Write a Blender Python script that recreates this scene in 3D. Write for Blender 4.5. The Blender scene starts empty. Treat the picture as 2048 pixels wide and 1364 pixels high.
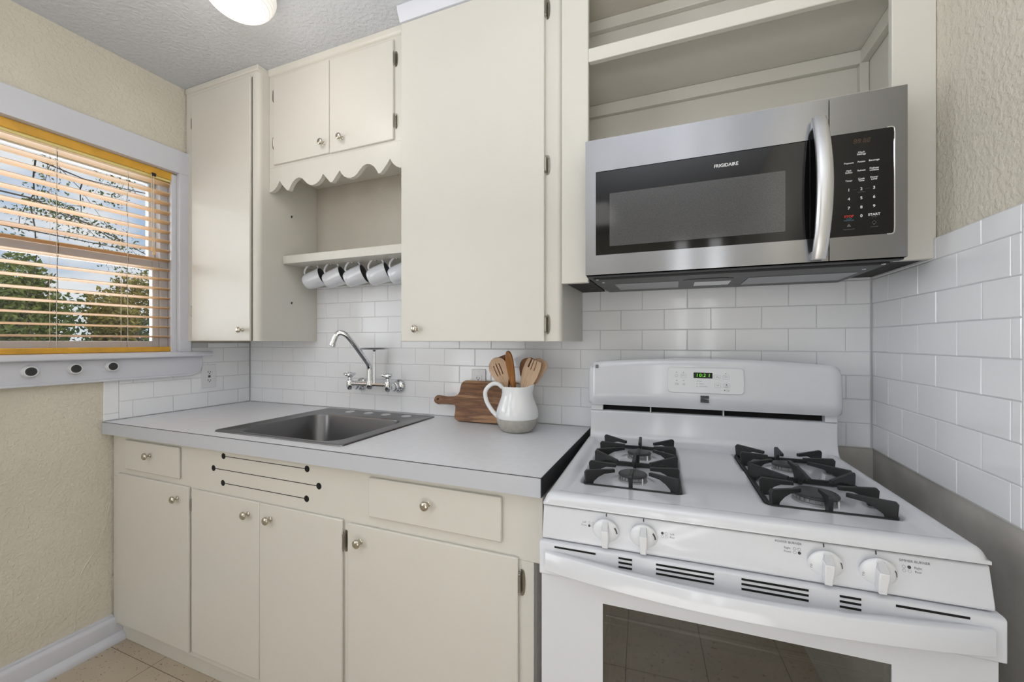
import bpy, bmesh, math, random
from mathutils import Vector, Matrix
random.seed(7)
scene = bpy.context.scene
COL = scene.collection
R = math.radians
PI = math.pi

# ------------------------------------------------------------------ camera
CAM = Vector((0.0, -1.65, 1.27)); YAW = 0.377
cd = bpy.data.cameras.new('camera'); cam = bpy.data.objects.new('camera', cd); COL.objects.link(cam)
cd.sensor_width = 36.0; cd.lens = 821.0 / 2048 * 36.0; cd.shift_y = 0.0004; cd.clip_start = 0.02; cd.clip_end = 300
cam.location = CAM; cam.rotation_euler = (PI / 2, 0, YAW)
scene.camera = cam

# ------------------------------------------------------------------ view
vs = scene.view_settings
vs.view_transform = 'Standard'; vs.look = 'None'; vs.gamma = 1.0; vs.use_curve_mapping = False
vs.exposure = -0.96

# ------------------------------------------------------------------ world: blue sky with white clouds
w = bpy.data.worlds.new('sky'); scene.world = w; w.use_nodes = True
nt = w.node_tree; nt.nodes.clear()
def wn(t, **k):
    n = nt.nodes.new(t)
    for a, b in k.items(): setattr(n, a, b)
    return n
tc = wn('ShaderNodeTexCoord'); sep = wn('ShaderNodeSeparateXYZ'); nt.links.new(tc.outputs['Generated'], sep.inputs[0])
rmp = wn('ShaderNodeValToRGB'); nt.links.new(sep.outputs['Z'], rmp.inputs[0])
rmp.color_ramp.elements[0].position = 0.0; rmp.color_ramp.elements[0].color = (0.62, 0.74, 0.86, 1)
rmp.color_ramp.elements[1].position = 0.6; rmp.color_ramp.elements[1].color = (0.16, 0.36, 0.80, 1)
mp = wn('ShaderNodeMapping'); mp.inputs['Scale'].default_value = (1.6, 1.6, 4.2); nt.links.new(tc.outputs['Generated'], mp.inputs[0])
cn = wn('ShaderNodeTexNoise'); cn.inputs['Scale'].default_value = 2.3; cn.inputs['Detail'].default_value = 9; cn.inputs['Roughness'].default_value = .55
nt.links.new(mp.outputs[0], cn.inputs['Vector'])
cr = wn('ShaderNodeValToRGB'); nt.links.new(cn.outputs[0], cr.inputs[0])
cr.color_ramp.elements[0].position = .44; cr.color_ramp.elements[0].color = (0, 0, 0, 1)
cr.color_ramp.elements[1].position = .58; cr.color_ramp.elements[1].color = (1, 1, 1, 1)
mx = wn('ShaderNodeMix', data_type='RGBA'); nt.links.new(cr.outputs[0], mx.inputs[0]); nt.links.new(rmp.outputs[0], mx.inputs[6]); mx.inputs[7].default_value = (.95, .97, 1.0, 1)
bg = wn('ShaderNodeBackground'); bg.inputs[1].default_value = 1.7; nt.links.new(mx.outputs[2], bg.inputs[0])
wo = wn('ShaderNodeOutputWorld'); nt.links.new(bg.outputs[0], wo.inputs[0])

# ------------------------------------------------------------------ sun (outdoors, high behind the house) and window daylight, plus unseen lamps added in the room
sd = bpy.data.lights.new('sun', 'SUN'); so = bpy.data.objects.new('sun', sd); COL.objects.link(so)
sd.energy = 4.0; sd.angle = R(2); sd.color = (1, .95, .86); so.rotation_euler = (0, R(48), R(-15))
def area(name, loc, rot, sx, sy, e, col=(1, 1, 1)):
    l = bpy.data.lights.new(name, 'AREA'); l.shape = 'RECTANGLE'; l.size = sx; l.size_y = sy; l.energy = e; l.color = col
    o = bpy.data.objects.new(name, l); COL.objects.link(o); o.location = loc; o.rotation_euler = rot
    return o
area('steel_streak_light', (.07, -3.97, 1.5), (R(90), 0, 0), .11, 1.7, 6, (.96, .98, 1.0))  # unseen thin lamp, added to make a streak on the microwave steel
area('steel_streak_light', (.40, -3.97, 1.5), (R(90), 0, 0), .11, 1.7, 6, (.96, .98, 1.0))  # second added thin lamp, for the other steel streak
area('left_side_fill', (-2.15, -2.7, 1.55), (R(90), 0, R(-70)), 1.5, 1.7, 50, (.93, .96, 1.0))  # unseen fill added at the left to brighten the right wall
area('daylight_window', (-2.62, -1.0, 1.65), (R(90), 0, R(-90)), 1.3, 0.85, 38, (.92, .96, 1.0))
area('low_upward_fill', (0.0, -2.05, .42), (R(150), 0, R(8)), 1.0, 0.8, 11, (1, .985, .96))  # low fill lamp added, aimed up at cabinet undersides and sides
area('rear_overhead_fill', (-0.9, -3.2, 2.5), (0, 0, 0), 0.7, 0.7, 8, (1, .97, .93))  # soft overhead fill added out of view, no fixture behind it
area('ceiling_bounce_fill', (-0.15, -2.0, 1.72), (R(180), 0, 0), 0.6, 0.6, 56, (.97, .98, 1.0))  # added upward lamp, evens the room light by way of the ceiling

# ------------------------------------------------------------------ materials
def lin(c):
    r = []
    for x in c:
        x = x / 255.0
        r.append(x / 12.92 if x <= .04045 else ((x + .055) / 1.055) ** 2.4)
    return (*r, 1)
def newmat(name):
    m = bpy.data.materials.new(name); m.use_nodes = True
    return m, m.node_tree, m.node_tree.nodes['Principled BSDF']
def geo_pos(nt):
    g = nt.nodes.new('ShaderNodeNewGeometry'); return g.outputs['Position']
def obj_co(nt):
    g = nt.nodes.new('ShaderNodeTexCoord'); return g.outputs['Object']
def addbump(nt, b, src, strength, dist):
    bp = nt.nodes.new('ShaderNodeBump'); bp.inputs['Strength'].default_value = strength; bp.inputs['Distance'].default_value = dist
    nt.links.new(src, bp.inputs['Height']); nt.links.new(bp.outputs[0], b.inputs['Normal']); return bp
def noise(nt, vec, scale, detail=4, rough=.5, stretch=None):
    n = nt.nodes.new('ShaderNodeTexNoise'); n.inputs['Scale'].default_value = scale; n.inputs['Detail'].default_value = detail; n.inputs['Roughness'].default_value = rough
    if stretch:
        m = nt.nodes.new('ShaderNodeMapping'); m.inputs['Scale'].default_value = stretch; nt.links.new(vec, m.inputs[0]); vec = m.outputs[0]
    nt.links.new(vec, n.inputs['Vector']); return n.outputs[0]
def ramp(nt, src, stops):
    r = nt.nodes.new('ShaderNodeValToRGB'); nt.links.new(src, r.inputs[0])
    while len(r.color_ramp.elements) < len(stops): r.color_ramp.elements.new(.5)
    for e, (p, c) in zip(r.color_ramp.elements, stops): e.position = p; e.color = c
    return r.outputs[0]
def simple(name, c, rough=.5, metal=0.0, spec=.5, coat=0, bump=None, var=0.0, vscale=6):
    m, t, b = newmat(name)
    b.inputs['Base Color'].default_value = lin(c); b.inputs['Roughness'].default_value = rough
    b.inputs['Metallic'].default_value = metal; b.inputs['Specular IOR Level'].default_value = spec
    b.inputs['Coat Weight'].default_value = coat; b.inputs['Coat Roughness'].default_value = .08
    if var:
        c2 = tuple(max(0, x * (1 - var)) for x in c)
        t.links.new(ramp(t, noise(t, obj_co(t), vscale, 5), [(.35, lin(c2)), (.65, lin(c))]), b.inputs['Base Color'])
    if bump: addbump(t, b, noise(t, obj_co(t), bump[0], 4), bump[1], bump[2])
    return m

M = {}
M['cream'] = simple('cream_paint', (213, 210, 202), .38, bump=(60, .12, .0015), var=.012, vscale=3)
M['tile'] = simple('tile_glaze', (240, 242, 246), .13, coat=.3)
M['grout'] = simple('grout', (206, 207, 210), .7)
M['trim'] = simple('white_trim_paint', (211, 213, 222), .35, bump=(40, .1, .0015))
M['enamel'] = simple('white_enamel', (210, 212, 218), .16, coat=.4)
M['liner'] = simple('oven_liner', (92, 90, 86), .5)
M['enamel_plastic'] = simple('white_plastic', (220, 222, 226), .28)
M['black'] = simple('black_plastic', (18, 18, 19), .4)
M['void'] = simple('dark_opening', (10, 10, 10), .9)
M['iron'] = simple('cast_iron', (36, 37, 39), .5, bump=(300, .25, .001))
M['cap'] = simple('burner_cap_enamel', (58, 59, 61), .42)
M['alu'] = simple('burner_aluminium', (165, 166, 168), .45, metal=.6)
M['chrome'] = simple('chrome', (225, 227, 230), .08, metal=1)
M['nickel'] = simple('worn_nickel', (196, 190, 178), .22, metal=1, bump=(200, .15, .0005))
M['counter'] = simple('grey_laminate', (226, 228, 233), .36, var=.015, vscale=40)
M['counter_edge'] = simple('laminate_edge', (190, 193, 200), .35)
M['seam'] = simple('laminate_seam', (84, 82, 84), .7)
M['greywall'] = simple('bare_cement_board', (200, 197, 191), .85, bump=(25, .3, .003), var=.18, vscale=5)
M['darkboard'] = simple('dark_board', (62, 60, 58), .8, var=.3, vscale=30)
M['ceramic'] = simple('white_ceramic', (236, 238, 240), .12, coat=.4)
M['stone'] = simple('raw_stoneware', (178, 175, 168), .85, bump=(160, .2, .001), var=.08, vscale=60)
M['mug'] = simple('mug_glaze', (212, 215, 222), .14, coat=.4)
M['mug_in'] = simple('mug_inside_shade', (96, 96, 98), .3)  # darkness inside the white cups, put into the colour
M['mesh_dark'] = simple('dark_mesh', (60, 61, 64), .6, bump=(600, .6, .001))
M['yellow'] = simple('backlit_blind_yellow', (230, 174, 60), .45, var=.10, vscale=9)  # backlit yellow-orange of valance and bottom rail, put into the colour
M['headrail'] = simple('lit_headrail_yellow', (240, 226, 150), .5)  # pale yellow carries the light under the valance as colour
M['cord'] = simple('blind_cord', (226, 216, 200), .8)
M['dcord'] = simple('dark_cord', (38, 36, 34), .8)
M['print_grey'] = simple('grey_print', (110, 111, 114), .6)
M['print_dark'] = simple('dark_print', (62, 63, 66), .6)
M['print_white'] = simple('white_print', (226, 228, 230), .5)
M['print_red'] = simple('red_print', (214, 58, 40), .5)
M['print_blue'] = simple('blue_print', (96, 150, 186), .5)
M['pointer'] = simple('pointer_plastic', (196, 198, 202), .3)
M['print_dim'] = simple('unlit_display_segments', (74, 54, 38), .5)
M['blackglass'] = simple('black_glass', (13, 13, 14), .06, spec=.4)
M['plate'] = simple('outlet_plastic', (228, 229, 233), .3)
M['lamp_metal'] = simple('lamp_white_metal', (220, 215, 205), .4)
M['bark'] = simple('bark', (86, 74, 62), .9, bump=(30, .6, .01))
M['lawn'] = simple('lawn', (86, 104, 52), .9, var=.4, vscale=.8)
M['hinge'] = simple('tarnished_hinge', (150, 145, 134), .35, metal=1, bump=(300, .3, .0005))

def emis(name, c, s):
    m, t, b = newmat(name); b.inputs['Base Color'].default_value = lin(c)
    b.inputs['Emission Color'].default_value = lin(c); b.inputs['Emission Strength'].default_value = s; return m
M['green_led'] = emis('green_display', (120, 235, 60), 1.0)

# plaster walls: knock-down texture
def plaster(name, c, strength=.5, scale=74, blotch=.05):
    m, t, b = newmat(name); p = geo_pos(t)
    c2 = tuple(x * (1 - blotch) for x in c)
    t.links.new(ramp(t, noise(t, p, 2.2, 4), [(.35, lin(c2)), (.65, lin(c))]), b.inputs['Base Color'])
    b.inputs['Roughness'].default_value = .72
    n1 = noise(t, p, scale, 3, .5)
    r = ramp(t, n1, [(.42, (0, 0, 0, 1)), (.60, (1, 1, 1, 1))])
    n2 = noise(t, p, scale * 3.1, 2)
    ad = t.nodes.new('ShaderNodeMix'); ad.data_type = 'RGBA'; ad.inputs[0].default_value = .3
    t.links.new(r, ad.inputs[6]); t.links.new(n2, ad.inputs[7])
    addbump(t, b, ad.outputs[2], strength, .004)
    return m
M['plaster'] = plaster('cream_plaster', (222, 216, 201))
M['plaster_soft'] = plaster('soft_cream_plaster', (206, 201, 189), .22, 30)
M['ceiling'] = plaster('ceiling_plaster', (204, 207, 213), .5, 60, .02)

# brushed steel
def brushed(name, c, rough, stretch, st=.12, aniso=0.0):
    m, t, b = newmat(name); b.inputs['Metallic'].default_value = 1; b.inputs['Base Color'].default_value = lin(c)
    n = noise(t, obj_co(t), 1.0, 3, .6, stretch)
    mr = t.nodes.new('ShaderNodeMapRange'); mr.inputs['To Min'].default_value = rough * .93; mr.inputs['To Max'].default_value = rough * 1.07
    t.links.new(n, mr.inputs[0]); t.links.new(mr.outputs[0], b.inputs['Roughness'])
    addbump(t, b, n, st, .0006)
    tg = t.nodes.new('ShaderNodeCombineXYZ'); tg.inputs[2].default_value = 1.0; t.links.new(tg.outputs[0], b.inputs['Tangent']); b.inputs['Anisotropic'].default_value = aniso; b.inputs['Anisotropic Rotation'].default_value = 0.0
    return m
M['steel'] = brushed('brushed_steel', (150, 151, 154), .23, (6, 6, 900), .0, .97)
M['steel_handle'] = brushed('brushed_steel_handle', (214, 215, 218), .34, (900, 20, 6), .05)
M['sink_steel'] = brushed('satin_sink_steel', (118, 118, 120), .30, (400, 400, 6), .08)
M['steel_dark'] = simple('dark_steel', (70, 71, 74), .42, metal=.7)
M['filter'] = simple('filter_mesh', (176, 177, 180), .5, metal=.5, bump=(500, .8, .002))

# microwave window with a fine mesh behind the glass
def mesh_window():
    m, t, b = newmat('meshed_window_glass'); v = t.nodes.new('ShaderNodeTexVoronoi'); v.inputs['Scale'].default_value = 420
    t.links.new(obj_co(t), v.inputs['Vector'])
    t.links.new(ramp(t, v.outputs[0], [(.1, lin((66, 66, 67))), (.6, lin((84, 84, 85)))]), b.inputs['Base Color'])
    b.inputs['Roughness'].default_value = .10; b.inputs['Specular IOR Level'].default_value = .4
    return m
M['mesh_window'] = mesh_window()

def floor_mat():
    m, t, b = newmat('speckled_vinyl_tile'); p = geo_pos(t)
    base = ramp(t, noise(t, p, 4, 4), [(.3, lin((178, 164, 144))), (.7, lin((192, 179, 159)))])
    fl = ramp(t, noise(t, p, 70, 3, .6, (1, 1.8, 1)), [(.64, (0, 0, 0, 1)), (.68, (1, 1, 1, 1))])
    mx = t.nodes.new('ShaderNodeMix'); mx.data_type = 'RGBA'; t.links.new(fl, mx.inputs[0]); t.links.new(base, mx.inputs[6]); mx.inputs[7].default_value = lin((112, 88, 62))
    br = t.nodes.new('ShaderNodeTexBrick'); br.offset = 0; br.inputs['Scale'].default_value = 1
    br.inputs['Brick Width'].default_value = .305; br.inputs['Row Height'].default_value = .305; br.inputs['Mortar Size'].default_value = .0012
    br.inputs['Color1'].default_value = (1, 1, 1, 1); br.inputs['Color2'].default_value = (1, 1, 1, 1); br.inputs['Mortar'].default_value = (0, 0, 0, 1)
    mpn = t.nodes.new('ShaderNodeMapping'); mpn.inputs['Location'].default_value = (.125, .04, 0); t.links.new(p, mpn.inputs[0]); t.links.new(mpn.outputs[0], br.inputs['Vector'])
    m2 = t.nodes.new('ShaderNodeMix'); m2.data_type = 'RGBA'; t.links.new(br.outputs[0], m2.inputs[0]); m2.inputs[6].default_value = lin((92, 76, 58)); t.links.new(mx.outputs[2], m2.inputs[7])
    t.links.new(m2.outputs[2], b.inputs['Base Color']); b.inputs['Roughness'].default_value = .38
    return m
M['floor'] = floor_mat()

def wood(name, cs, stretch, rough=.5, dist=1.0):
    m, t, b = newmat(name); n = noise(t, obj_co(t), 1.0, 5, .6, stretch)
    t.links.new(ramp(t, n, [(.28 + .44 * i / (len(cs) - 1), lin(c)) for i, c in enumerate(cs)]), b.inputs['Base Color'])
    b.inputs['Roughness'].default_value = rough; addbump(t, b, n, .1, .001); return m
M['acacia'] = wood('acacia_wood', [(84, 54, 38), (146, 106, 74), (104, 70, 48), (172, 132, 96), (120, 82, 56)], (3, 34, 34), .45)
M['acacia_light'] = wood('acacia_sapwood', [(122, 80, 46), (158, 110, 68), (140, 94, 56)], (5, 60, 60), .45)
M['wood_light'] = wood('pale_beech', [(176, 142, 112), (206, 176, 148), (190, 156, 126)], (120, 120, 6), .55)
M['wood_mid'] = wood('oiled_olive_wood', [(116, 70, 26), (164, 108, 50), (140, 88, 38)], (90, 90, 6), .4)
M['wood_dark'] = wood('dark_teak', [(92, 56, 24), (124, 80, 40), (106, 66, 30)], (90, 90, 6), .5)

def slat_mat():
    m, t, b = newmat('blind_slat'); 
    b.inputs['Base Color'].default_value = lin((236, 206, 160)); b.inputs['Roughness'].default_value = .45
    tr = t.nodes.new('ShaderNodeBsdfTranslucent'); tr.inputs[0].default_value = lin((250, 205, 140))
    mxs = t.nodes.new('ShaderNodeMixShader'); mxs.inputs[0].default_value = .22
    out = t.nodes['Material Output']; t.links.new(b.outputs[0], mxs.inputs[1]); t.links.new(tr.outputs[0], mxs.inputs[2]); t.links.new(mxs.outputs[0], out.inputs[0])
    return m
M['slat'] = slat_mat()
def leafmat(name, c, c2, s=1.5):
    m, t, b = newmat(name)
    t.links.new(ramp(t, noise(t, geo_pos(t), s, 4), [(.35, lin(c)), (.65, lin(c2))]), b.inputs['Base Color']); b.inputs['Roughness'].default_value = .6
    tr = t.nodes.new('ShaderNodeBsdfTranslucent'); tr.inputs[0].default_value = lin(c2)
    mxs = t.nodes.new('ShaderNodeMixShader'); mxs.inputs[0].default_value = .35
    out = t.nodes['Material Output']; t.links.new(b.outputs[0], mxs.inputs[1]); t.links.new(tr.outputs[0], mxs.inputs[2]); t.links.new(mxs.outputs[0], out.inputs[0])
    return m
M['leaf_a'] = leafmat('leaves_green', (92, 112, 52), (150, 156, 76))
M['leaf_b'] = leafmat('leaves_olive', (116, 112, 54), (176, 158, 78))
M['leaf_c'] = leafmat('leaves_deep', (62, 84, 44), (112, 128, 66))
def glass(name, tint, fac_boost=1.0, rough=0.0):
    m, t, b = newmat(name); t.nodes.remove(b)
    tr = t.nodes.new('ShaderNodeBsdfTransparent'); tr.inputs[0].default_value = tint
    gl = t.nodes.new('ShaderNodeBsdfGlossy'); gl.inputs['Roughness'].default_value = rough; gl.inputs[0].default_value = (.9, .92, .95, 1)
    fr = t.nodes.new('ShaderNodeFresnel'); fr.inputs[0].default_value = 1.45
    mu = t.nodes.new('ShaderNodeMath'); mu.operation = 'MULTIPLY'; mu.inputs[1].default_value = fac_boost; mu.use_clamp = True
    t.links.new(fr.outputs[0], mu.inputs[0])
    ms = t.nodes.new('ShaderNodeMixShader'); t.links.new(mu.outputs[0], ms.inputs[0]); t.links.new(tr.outputs[0], ms.inputs[1]); t.links.new(gl.outputs[0], ms.inputs[2])
    t.links.new(ms.outputs[0], t.nodes['Material Output'].inputs[0]); return m
M['pane'] = glass('window_pane', (.97, .98, .98, 1), .8)
M['oven_glass'] = glass('tinted_oven_glass', (.42, .42, .41, 1), 4.5, .02)
def lampglass():
    m, t, b = newmat('ribbed_lamp_glass'); b.inputs['Base Color'].default_value = (.9, .88, .84, 1); b.inputs['Roughness'].default_value = .25
    b.inputs['Emission Color'].default_value = (1, .95, .88, 1); b.inputs['Emission Strength'].default_value = .62
    return m
M['lampglass'] = lampglass()

# ------------------------------------------------------------------ mesh helpers
ABS = {}     # construction-space origin of every linked object
def tag(o, label=None, cat=None, group=None, kind=None):
    if label: o['label'] = label
    if cat: o['category'] = cat
    if group: o['group'] = group
    if kind: o['kind'] = kind
    return o
def thing(name, label, cat, loc, rotz=0, group=None, off=None):
    o = bpy.data.objects.new(name, None); COL.objects.link(o); o.empty_display_size = .05
    o.location = loc; o.rotation_euler = (0, 0, rotz)
    ABS[o.name] = Vector(off if off is not None else loc)
    return tag(o, label, cat, group)

class MB:
    def __init__(s): s.v = []; s.f = []; s.m = []
    def add(s, vs, fs, mi=0, mat=None):
        n = len(s.v)
        s.v += [tuple(mat @ Vector(v)) if mat else tuple(v) for v in vs]
        s.f += [tuple(i + n for i in f) for f in fs]; s.m += [mi] * len(fs)
        return s
    def box(s, x0, x1, y0, y1, z0, z1, mi=0, mat=None):
        if x0 > x1: x0, x1 = x1, x0
        if y0 > y1: y0, y1 = y1, y0
        if z0 > z1: z0, z1 = z1, z0
        vs = [(x0, y0, z0), (x1, y0, z0), (x1, y1, z0), (x0, y1, z0), (x0, y0, z1), (x1, y0, z1), (x1, y1, z1), (x0, y1, z1)]
        return s.add(vs, [(0, 3, 2, 1), (4, 5, 6, 7), (0, 1, 5, 4), (1, 2, 6, 5), (2, 3, 7, 6), (3, 0, 4, 7)], mi, mat)
    def prism(s, pts, d0, d1, axis='y', mi=0, mat=None):
        """polygon pts (2D) extruded along axis between d0 and d1"""
        def P(a, b, d):
            return (a, d, b) if axis == 'y' else ((d, a, b) if axis == 'x' else (a, b, d))
        n = len(pts); vs = [P(a, b, d0) for a, b in pts] + [P(a, b, d1) for a, b in pts]
        fs = [tuple(range(n)), tuple(range(2 * n - 1, n - 1, -1))] + [(i, i + n, (i + 1) % n + n, (i + 1) % n) for i in range(n)]
        return s.add(vs, fs, mi, mat)
    def lathe(s, prof, n=32, mat=None, mi=0, cap0=True, cap1=True):
        """prof list of (r,z) around Z"""
        vs = []; fs = []
        for r, z in prof:
            for k in range(n):
                a = 2 * PI * k / n; vs.append((r * math.cos(a), r * math.sin(a), z))
        for j in range(len(prof) - 1):
            for k in range(n):
                a = j * n + k; b = j * n + (k + 1) % n
                fs.append((a, b, b + n, a + n))
        if cap0: fs.append(tuple(range(n - 1, -1, -1)))
        if cap1: fs.append(tuple(range((len(prof) - 1) * n, len(prof) * n)))
        return s.add(vs, fs, mi, mat)
    def tube(s, pts, r, n=12, mi=0, closed=False, mat=None):
        pts = [Vector(p) for p in pts]; rs = r if isinstance(r, (list, tuple)) else [r] * len(pts)
        vs = []; fs = []; L = len(pts); up = None
        for i, p in enumerate(pts):
            if closed: t = pts[(i + 1) % L] - pts[i - 1]
            else: t = pts[min(i + 1, L - 1)] - pts[max(i - 1, 0)]
            t.normalize()
            if up is None: up = t.orthogonal().normalized()
            up = (up - t * up.dot(t)); up = up.normalized() if up.length > 1e-6 else t.orthogonal().normalized()
            sd_ = t.cross(up)
            for k in range(n):
                a = 2 * PI * k / n; vs.append(p + (up * math.cos(a) + sd_ * math.sin(a)) * rs[i])
        for i in range(L if closed else L - 1):
            for k in range(n):
                a = i * n + k; b = i * n + (k + 1) % n; c = ((i + 1) % L) * n + (k + 1) % n; d = ((i + 1) % L) * n + k
                fs.append((a, b, c, d))
        if not closed: fs += [tuple(range(n - 1, -1, -1)), tuple(range((L - 1) * n, L * n))]
        return s.add(vs, fs, mi, mat)
    def disc(s, c, r, axis='y', n=20, mi=0, ry=None):
        ry = ry or r; vs = []
        for k in range(n):
            a = 2 * PI * k / n; p, q = r * math.cos(a), ry * math.sin(a)
            vs.append((c[0] + p, c[1], c[2] + q) if axis == 'y' else ((c[0], c[1] + p, c[2] + q) if axis == 'x' else (c[0] + p, c[1] + q, c[2])))
        return s.add(vs, [tuple(range(n))], mi)
    def build(s, name, mats, parent=None, bevel=0, seg=2, smooth=True, angle=35, origin=None, base=False, fix=True):
        mats = mats if isinstance(mats, (list, tuple)) else [mats]
        V = [Vector(v) for v in s.v]
        lo = Vector([min(v[i] for v in V) for i in range(3)]); hi = Vector([max(v[i] for v in V) for i in range(3)])
        if origin is None:
            origin = (lo + hi) / 2
            if parent is None or base: origin.z = lo.z
        origin = Vector(origin)
        me = bpy.data.meshes.new(name); me.from_pydata([v - origin for v in V], [], s.f)
        for mm in mats: me.materials.append(M[mm] if isinstance(mm, str) else mm)
        for p, i in zip(me.polygons, s.m): p.material_index = i; p.use_smooth = smooth
        if fix:
            bm = bmesh.new(); bm.from_mesh(me); bmesh.ops.recalc_face_normals(bm, faces=bm.faces); bm.to_mesh(me); bm.free()
        if smooth: me.set_sharp_from_angle(angle=R(angle))
        o = bpy.data.objects.new(name, me); COL.objects.link(o)
        pa = ABS[parent.name] if parent else Vector((0, 0, 0))
        o.parent = parent; o.location = origin - pa; ABS[o.name] = origin
        if bevel:
            b = o.modifiers.new('bevel', 'BEVEL'); b.width = bevel; b.segments = seg; b.limit_method = 'ANGLE'; b.angle_limit = R(40)
        return o
def each(mb, name, mats, parent=None, **k):
    par = list(range(len(mb.v)))
    def find(a):
        while par[a] != a: par[a] = par[par[a]]; a = par[a]
        return a
    for f in mb.f:
        for a in f[1:]: par[find(a)] = find(f[0])
    groups = {}
    for f, mi in zip(mb.f, mb.m): groups.setdefault(find(f[0]), []).append((f, mi))
    out = []
    for g in groups.values():
        ids = sorted({a for f, _ in g for a in f}); mp_ = {a: i for i, a in enumerate(ids)}
        q = MB(); q.v = [mb.v[a] for a in ids]; q.f = [tuple(mp_[a] for a in f) for f, _ in g]; q.m = [mi for _, mi in g]
        out.append(q.build(name, mats, parent, **k))
    return out
def rrect(x0, x1, y0, y1, r, n=6):
    pts = []
    for cx, cy, a0 in ((x1 - r, y0 + r, -90), (x1 - r, y1 - r, 0), (x0 + r, y1 - r, 90), (x0 + r, y0 + r, 180)):
        for k in range(n + 1):
            a = R(a0 + 90 * k / n); pts.append((cx + r * math.cos(a), cy + r * math.sin(a)))
    return pts
def bez(p, n=10):
    """catmull-rom through points"""
    p = [Vector(q) for q in p]; out = []
    for i in range(len(p) - 1):
        a = p[max(i - 1, 0)]; b = p[i]; c = p[i + 1]; d = p[min(i + 2, len(p) - 1)]
        for k in range(n):
            t = k / n
            out.append(.5 * ((2 * b) + (c - a) * t + (2 * a - 5 * b + 4 * c - d) * t * t + (3 * b - a - 3 * c + d) * t ** 3))
    out.append(p[-1]); return out
_tc = {}
def text_mesh(s, size, bold=False):
    key = (s, round(size, 5), bold)
    if key in _tc: return _tc[key]
    cu = bpy.data.curves.new('t', 'FONT'); cu.body = s; cu.size = size; cu.align_x = 'CENTER'; cu.align_y = 'CENTER'; cu.resolution_u = 3
    if bold: cu.offset = size * .022
    o = bpy.data.objects.new('t', cu); COL.objects.link(o); bpy.context.view_layer.update()
    me = bpy.data.meshes.new_from_object(o.evaluated_get(bpy.context.evaluated_depsgraph_get()))
    r = ([tuple(v.co) for v in me.vertices], [tuple(p.vertices) for p in me.polygons])
    bpy.data.objects.remove(o); bpy.data.curves.remove(cu); bpy.data.meshes.remove(me)
    _tc[key] = r; return r
def put_text(mb, s, x, y, z, size, mi=0, bold=False, shear=0, rx=1.0):
    """text lying in a plane facing -Y"""
    v, f = text_mesh(s, size, bold)
    mb.add([(x + a * rx + b * shear, y, z + b) for a, b, c in v], f, mi)
MX = lambda loc, rot=(0, 0, 0): Matrix.Translation(loc) @ Matrix.Rotation(rot[2], 4, 'Z') @ Matrix.Rotation(rot[1], 4, 'Y') @ Matrix.Rotation(rot[0], 4, 'X')

# ================================================================== THE SETTING
FZ = -.035; CZ = 2.535; XL = -2.283; XR = .588; YB = -4.05
def struct(name, mb, mats, parent=None, **k):
    o = mb.build(name, mats, parent, **k)
    if not parent: tag(o, kind='structure')
    return o
struct('floor', MB().box(-2.44, .75, YB - .1, .16, FZ - .1, FZ), 'floor', smooth=False)
struct('ceiling', MB().box(-2.44, .75, YB - .1, .16, CZ, CZ + .1), 'ceiling', smooth=False)
m = MB().box(-2.44, .75, .008, .158, FZ, CZ, 0); m.box(XL - .007, -.3465, 0, .008, 1.5585, CZ, 0); m.box(-.33, .594, .0065, .008, FZ, .926, 1)
wb = struct('wall_back', m, ['plaster_soft', 'greywall'], smooth=False)
struct('wall_behind', MB().box(-2.44, .75, YB - .1, YB, FZ, CZ), 'plaster', smooth=False)
WY0, WY1, WZ0, WZ1 = -1.46, -.372, 1.214, 2.098          # window opening
m = MB()
m.box(-2.44, -2.29, WY1, .008, FZ, CZ); m.box(-2.44, -2.29, YB, WY0, FZ, CZ)
m.box(-2.44, -2.29, WY0, WY1, FZ, WZ0); m.box(-2.44, -2.29, WY0, WY1, WZ1, CZ)
wl = struct('wall_left', m, 'plaster', smooth=False)
m = MB().box(.596, .75, YB, .008, .927, CZ, 0); m.box(.596, .75, YB, -1.05, FZ, .927, 0); m.box(.594, .75, -1.05, .008, FZ, .927, 1)
wr = struct('wall_right', m, ['plaster', 'greywall'], smooth=False)
# crack in the plaster under the window
pts = [(-.612, .62), (-.630, .557), (-.640, .50), (-.652, .455), (-.667, .40), (-.698, .352), (-.723, .3115), (-.731, .27), (-.735, .225), (-.742, .14), (-.7457, .0675), (-.748, .06)]
cp = []
for i in range(len(pts) - 1):
    for k in range(7):
        t = k / 7; a = Vector(pts[i]).lerp(Vector(pts[i + 1]), t)
        cp.append((-2.2902, a[0] + random.uniform(-.0028, .0028), a[1]))
MB().tube(cp, [random.uniform(.0008, .0026) for _ in cp], 5).build('plaster_crack', 'plaster', wl)

# --- tiled backsplash, every tile with its own bevelled face
TH = .0775; Z0 = .9268
def tiles(name, parent, u0, u1, zmax, even, pitch, P, zmin=Z0, holes=(), ncols=None, topcut=None, joints=None):
    """P(u, z, depth) -> world point; depth 0 = glazed face, positive goes into the wall"""
    mb = MB(); g = .0011; e = .0016
    rows = []
    z = Z0; i = 0
    while z < zmax - .004:
        z1 = min(z + TH, zmax); rows.append((i, z, z1)); z += TH; i += 1
    for i, za, zb in rows:
        off = even if i % 2 == 0 else even + pitch / 2
        k0 = math.floor((u0 - off) / pitch) - 1
        edges = [u0] + [off + pitch * k for k in range(k0, k0 + 60) if u0 + .006 < off + pitch * k < u1 - .006] + [u1]
        for a, b in zip(edges[:-1], edges[1:]):
            if any(a >= h[0] - .001 and b <= h[1] + .001 and za >= h[2] - .001 and zb <= h[3] + .001 for h in holes): continue
            tile(mb, a + g, b - g, za + g, zb - g, e, P)
    return mb
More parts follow.
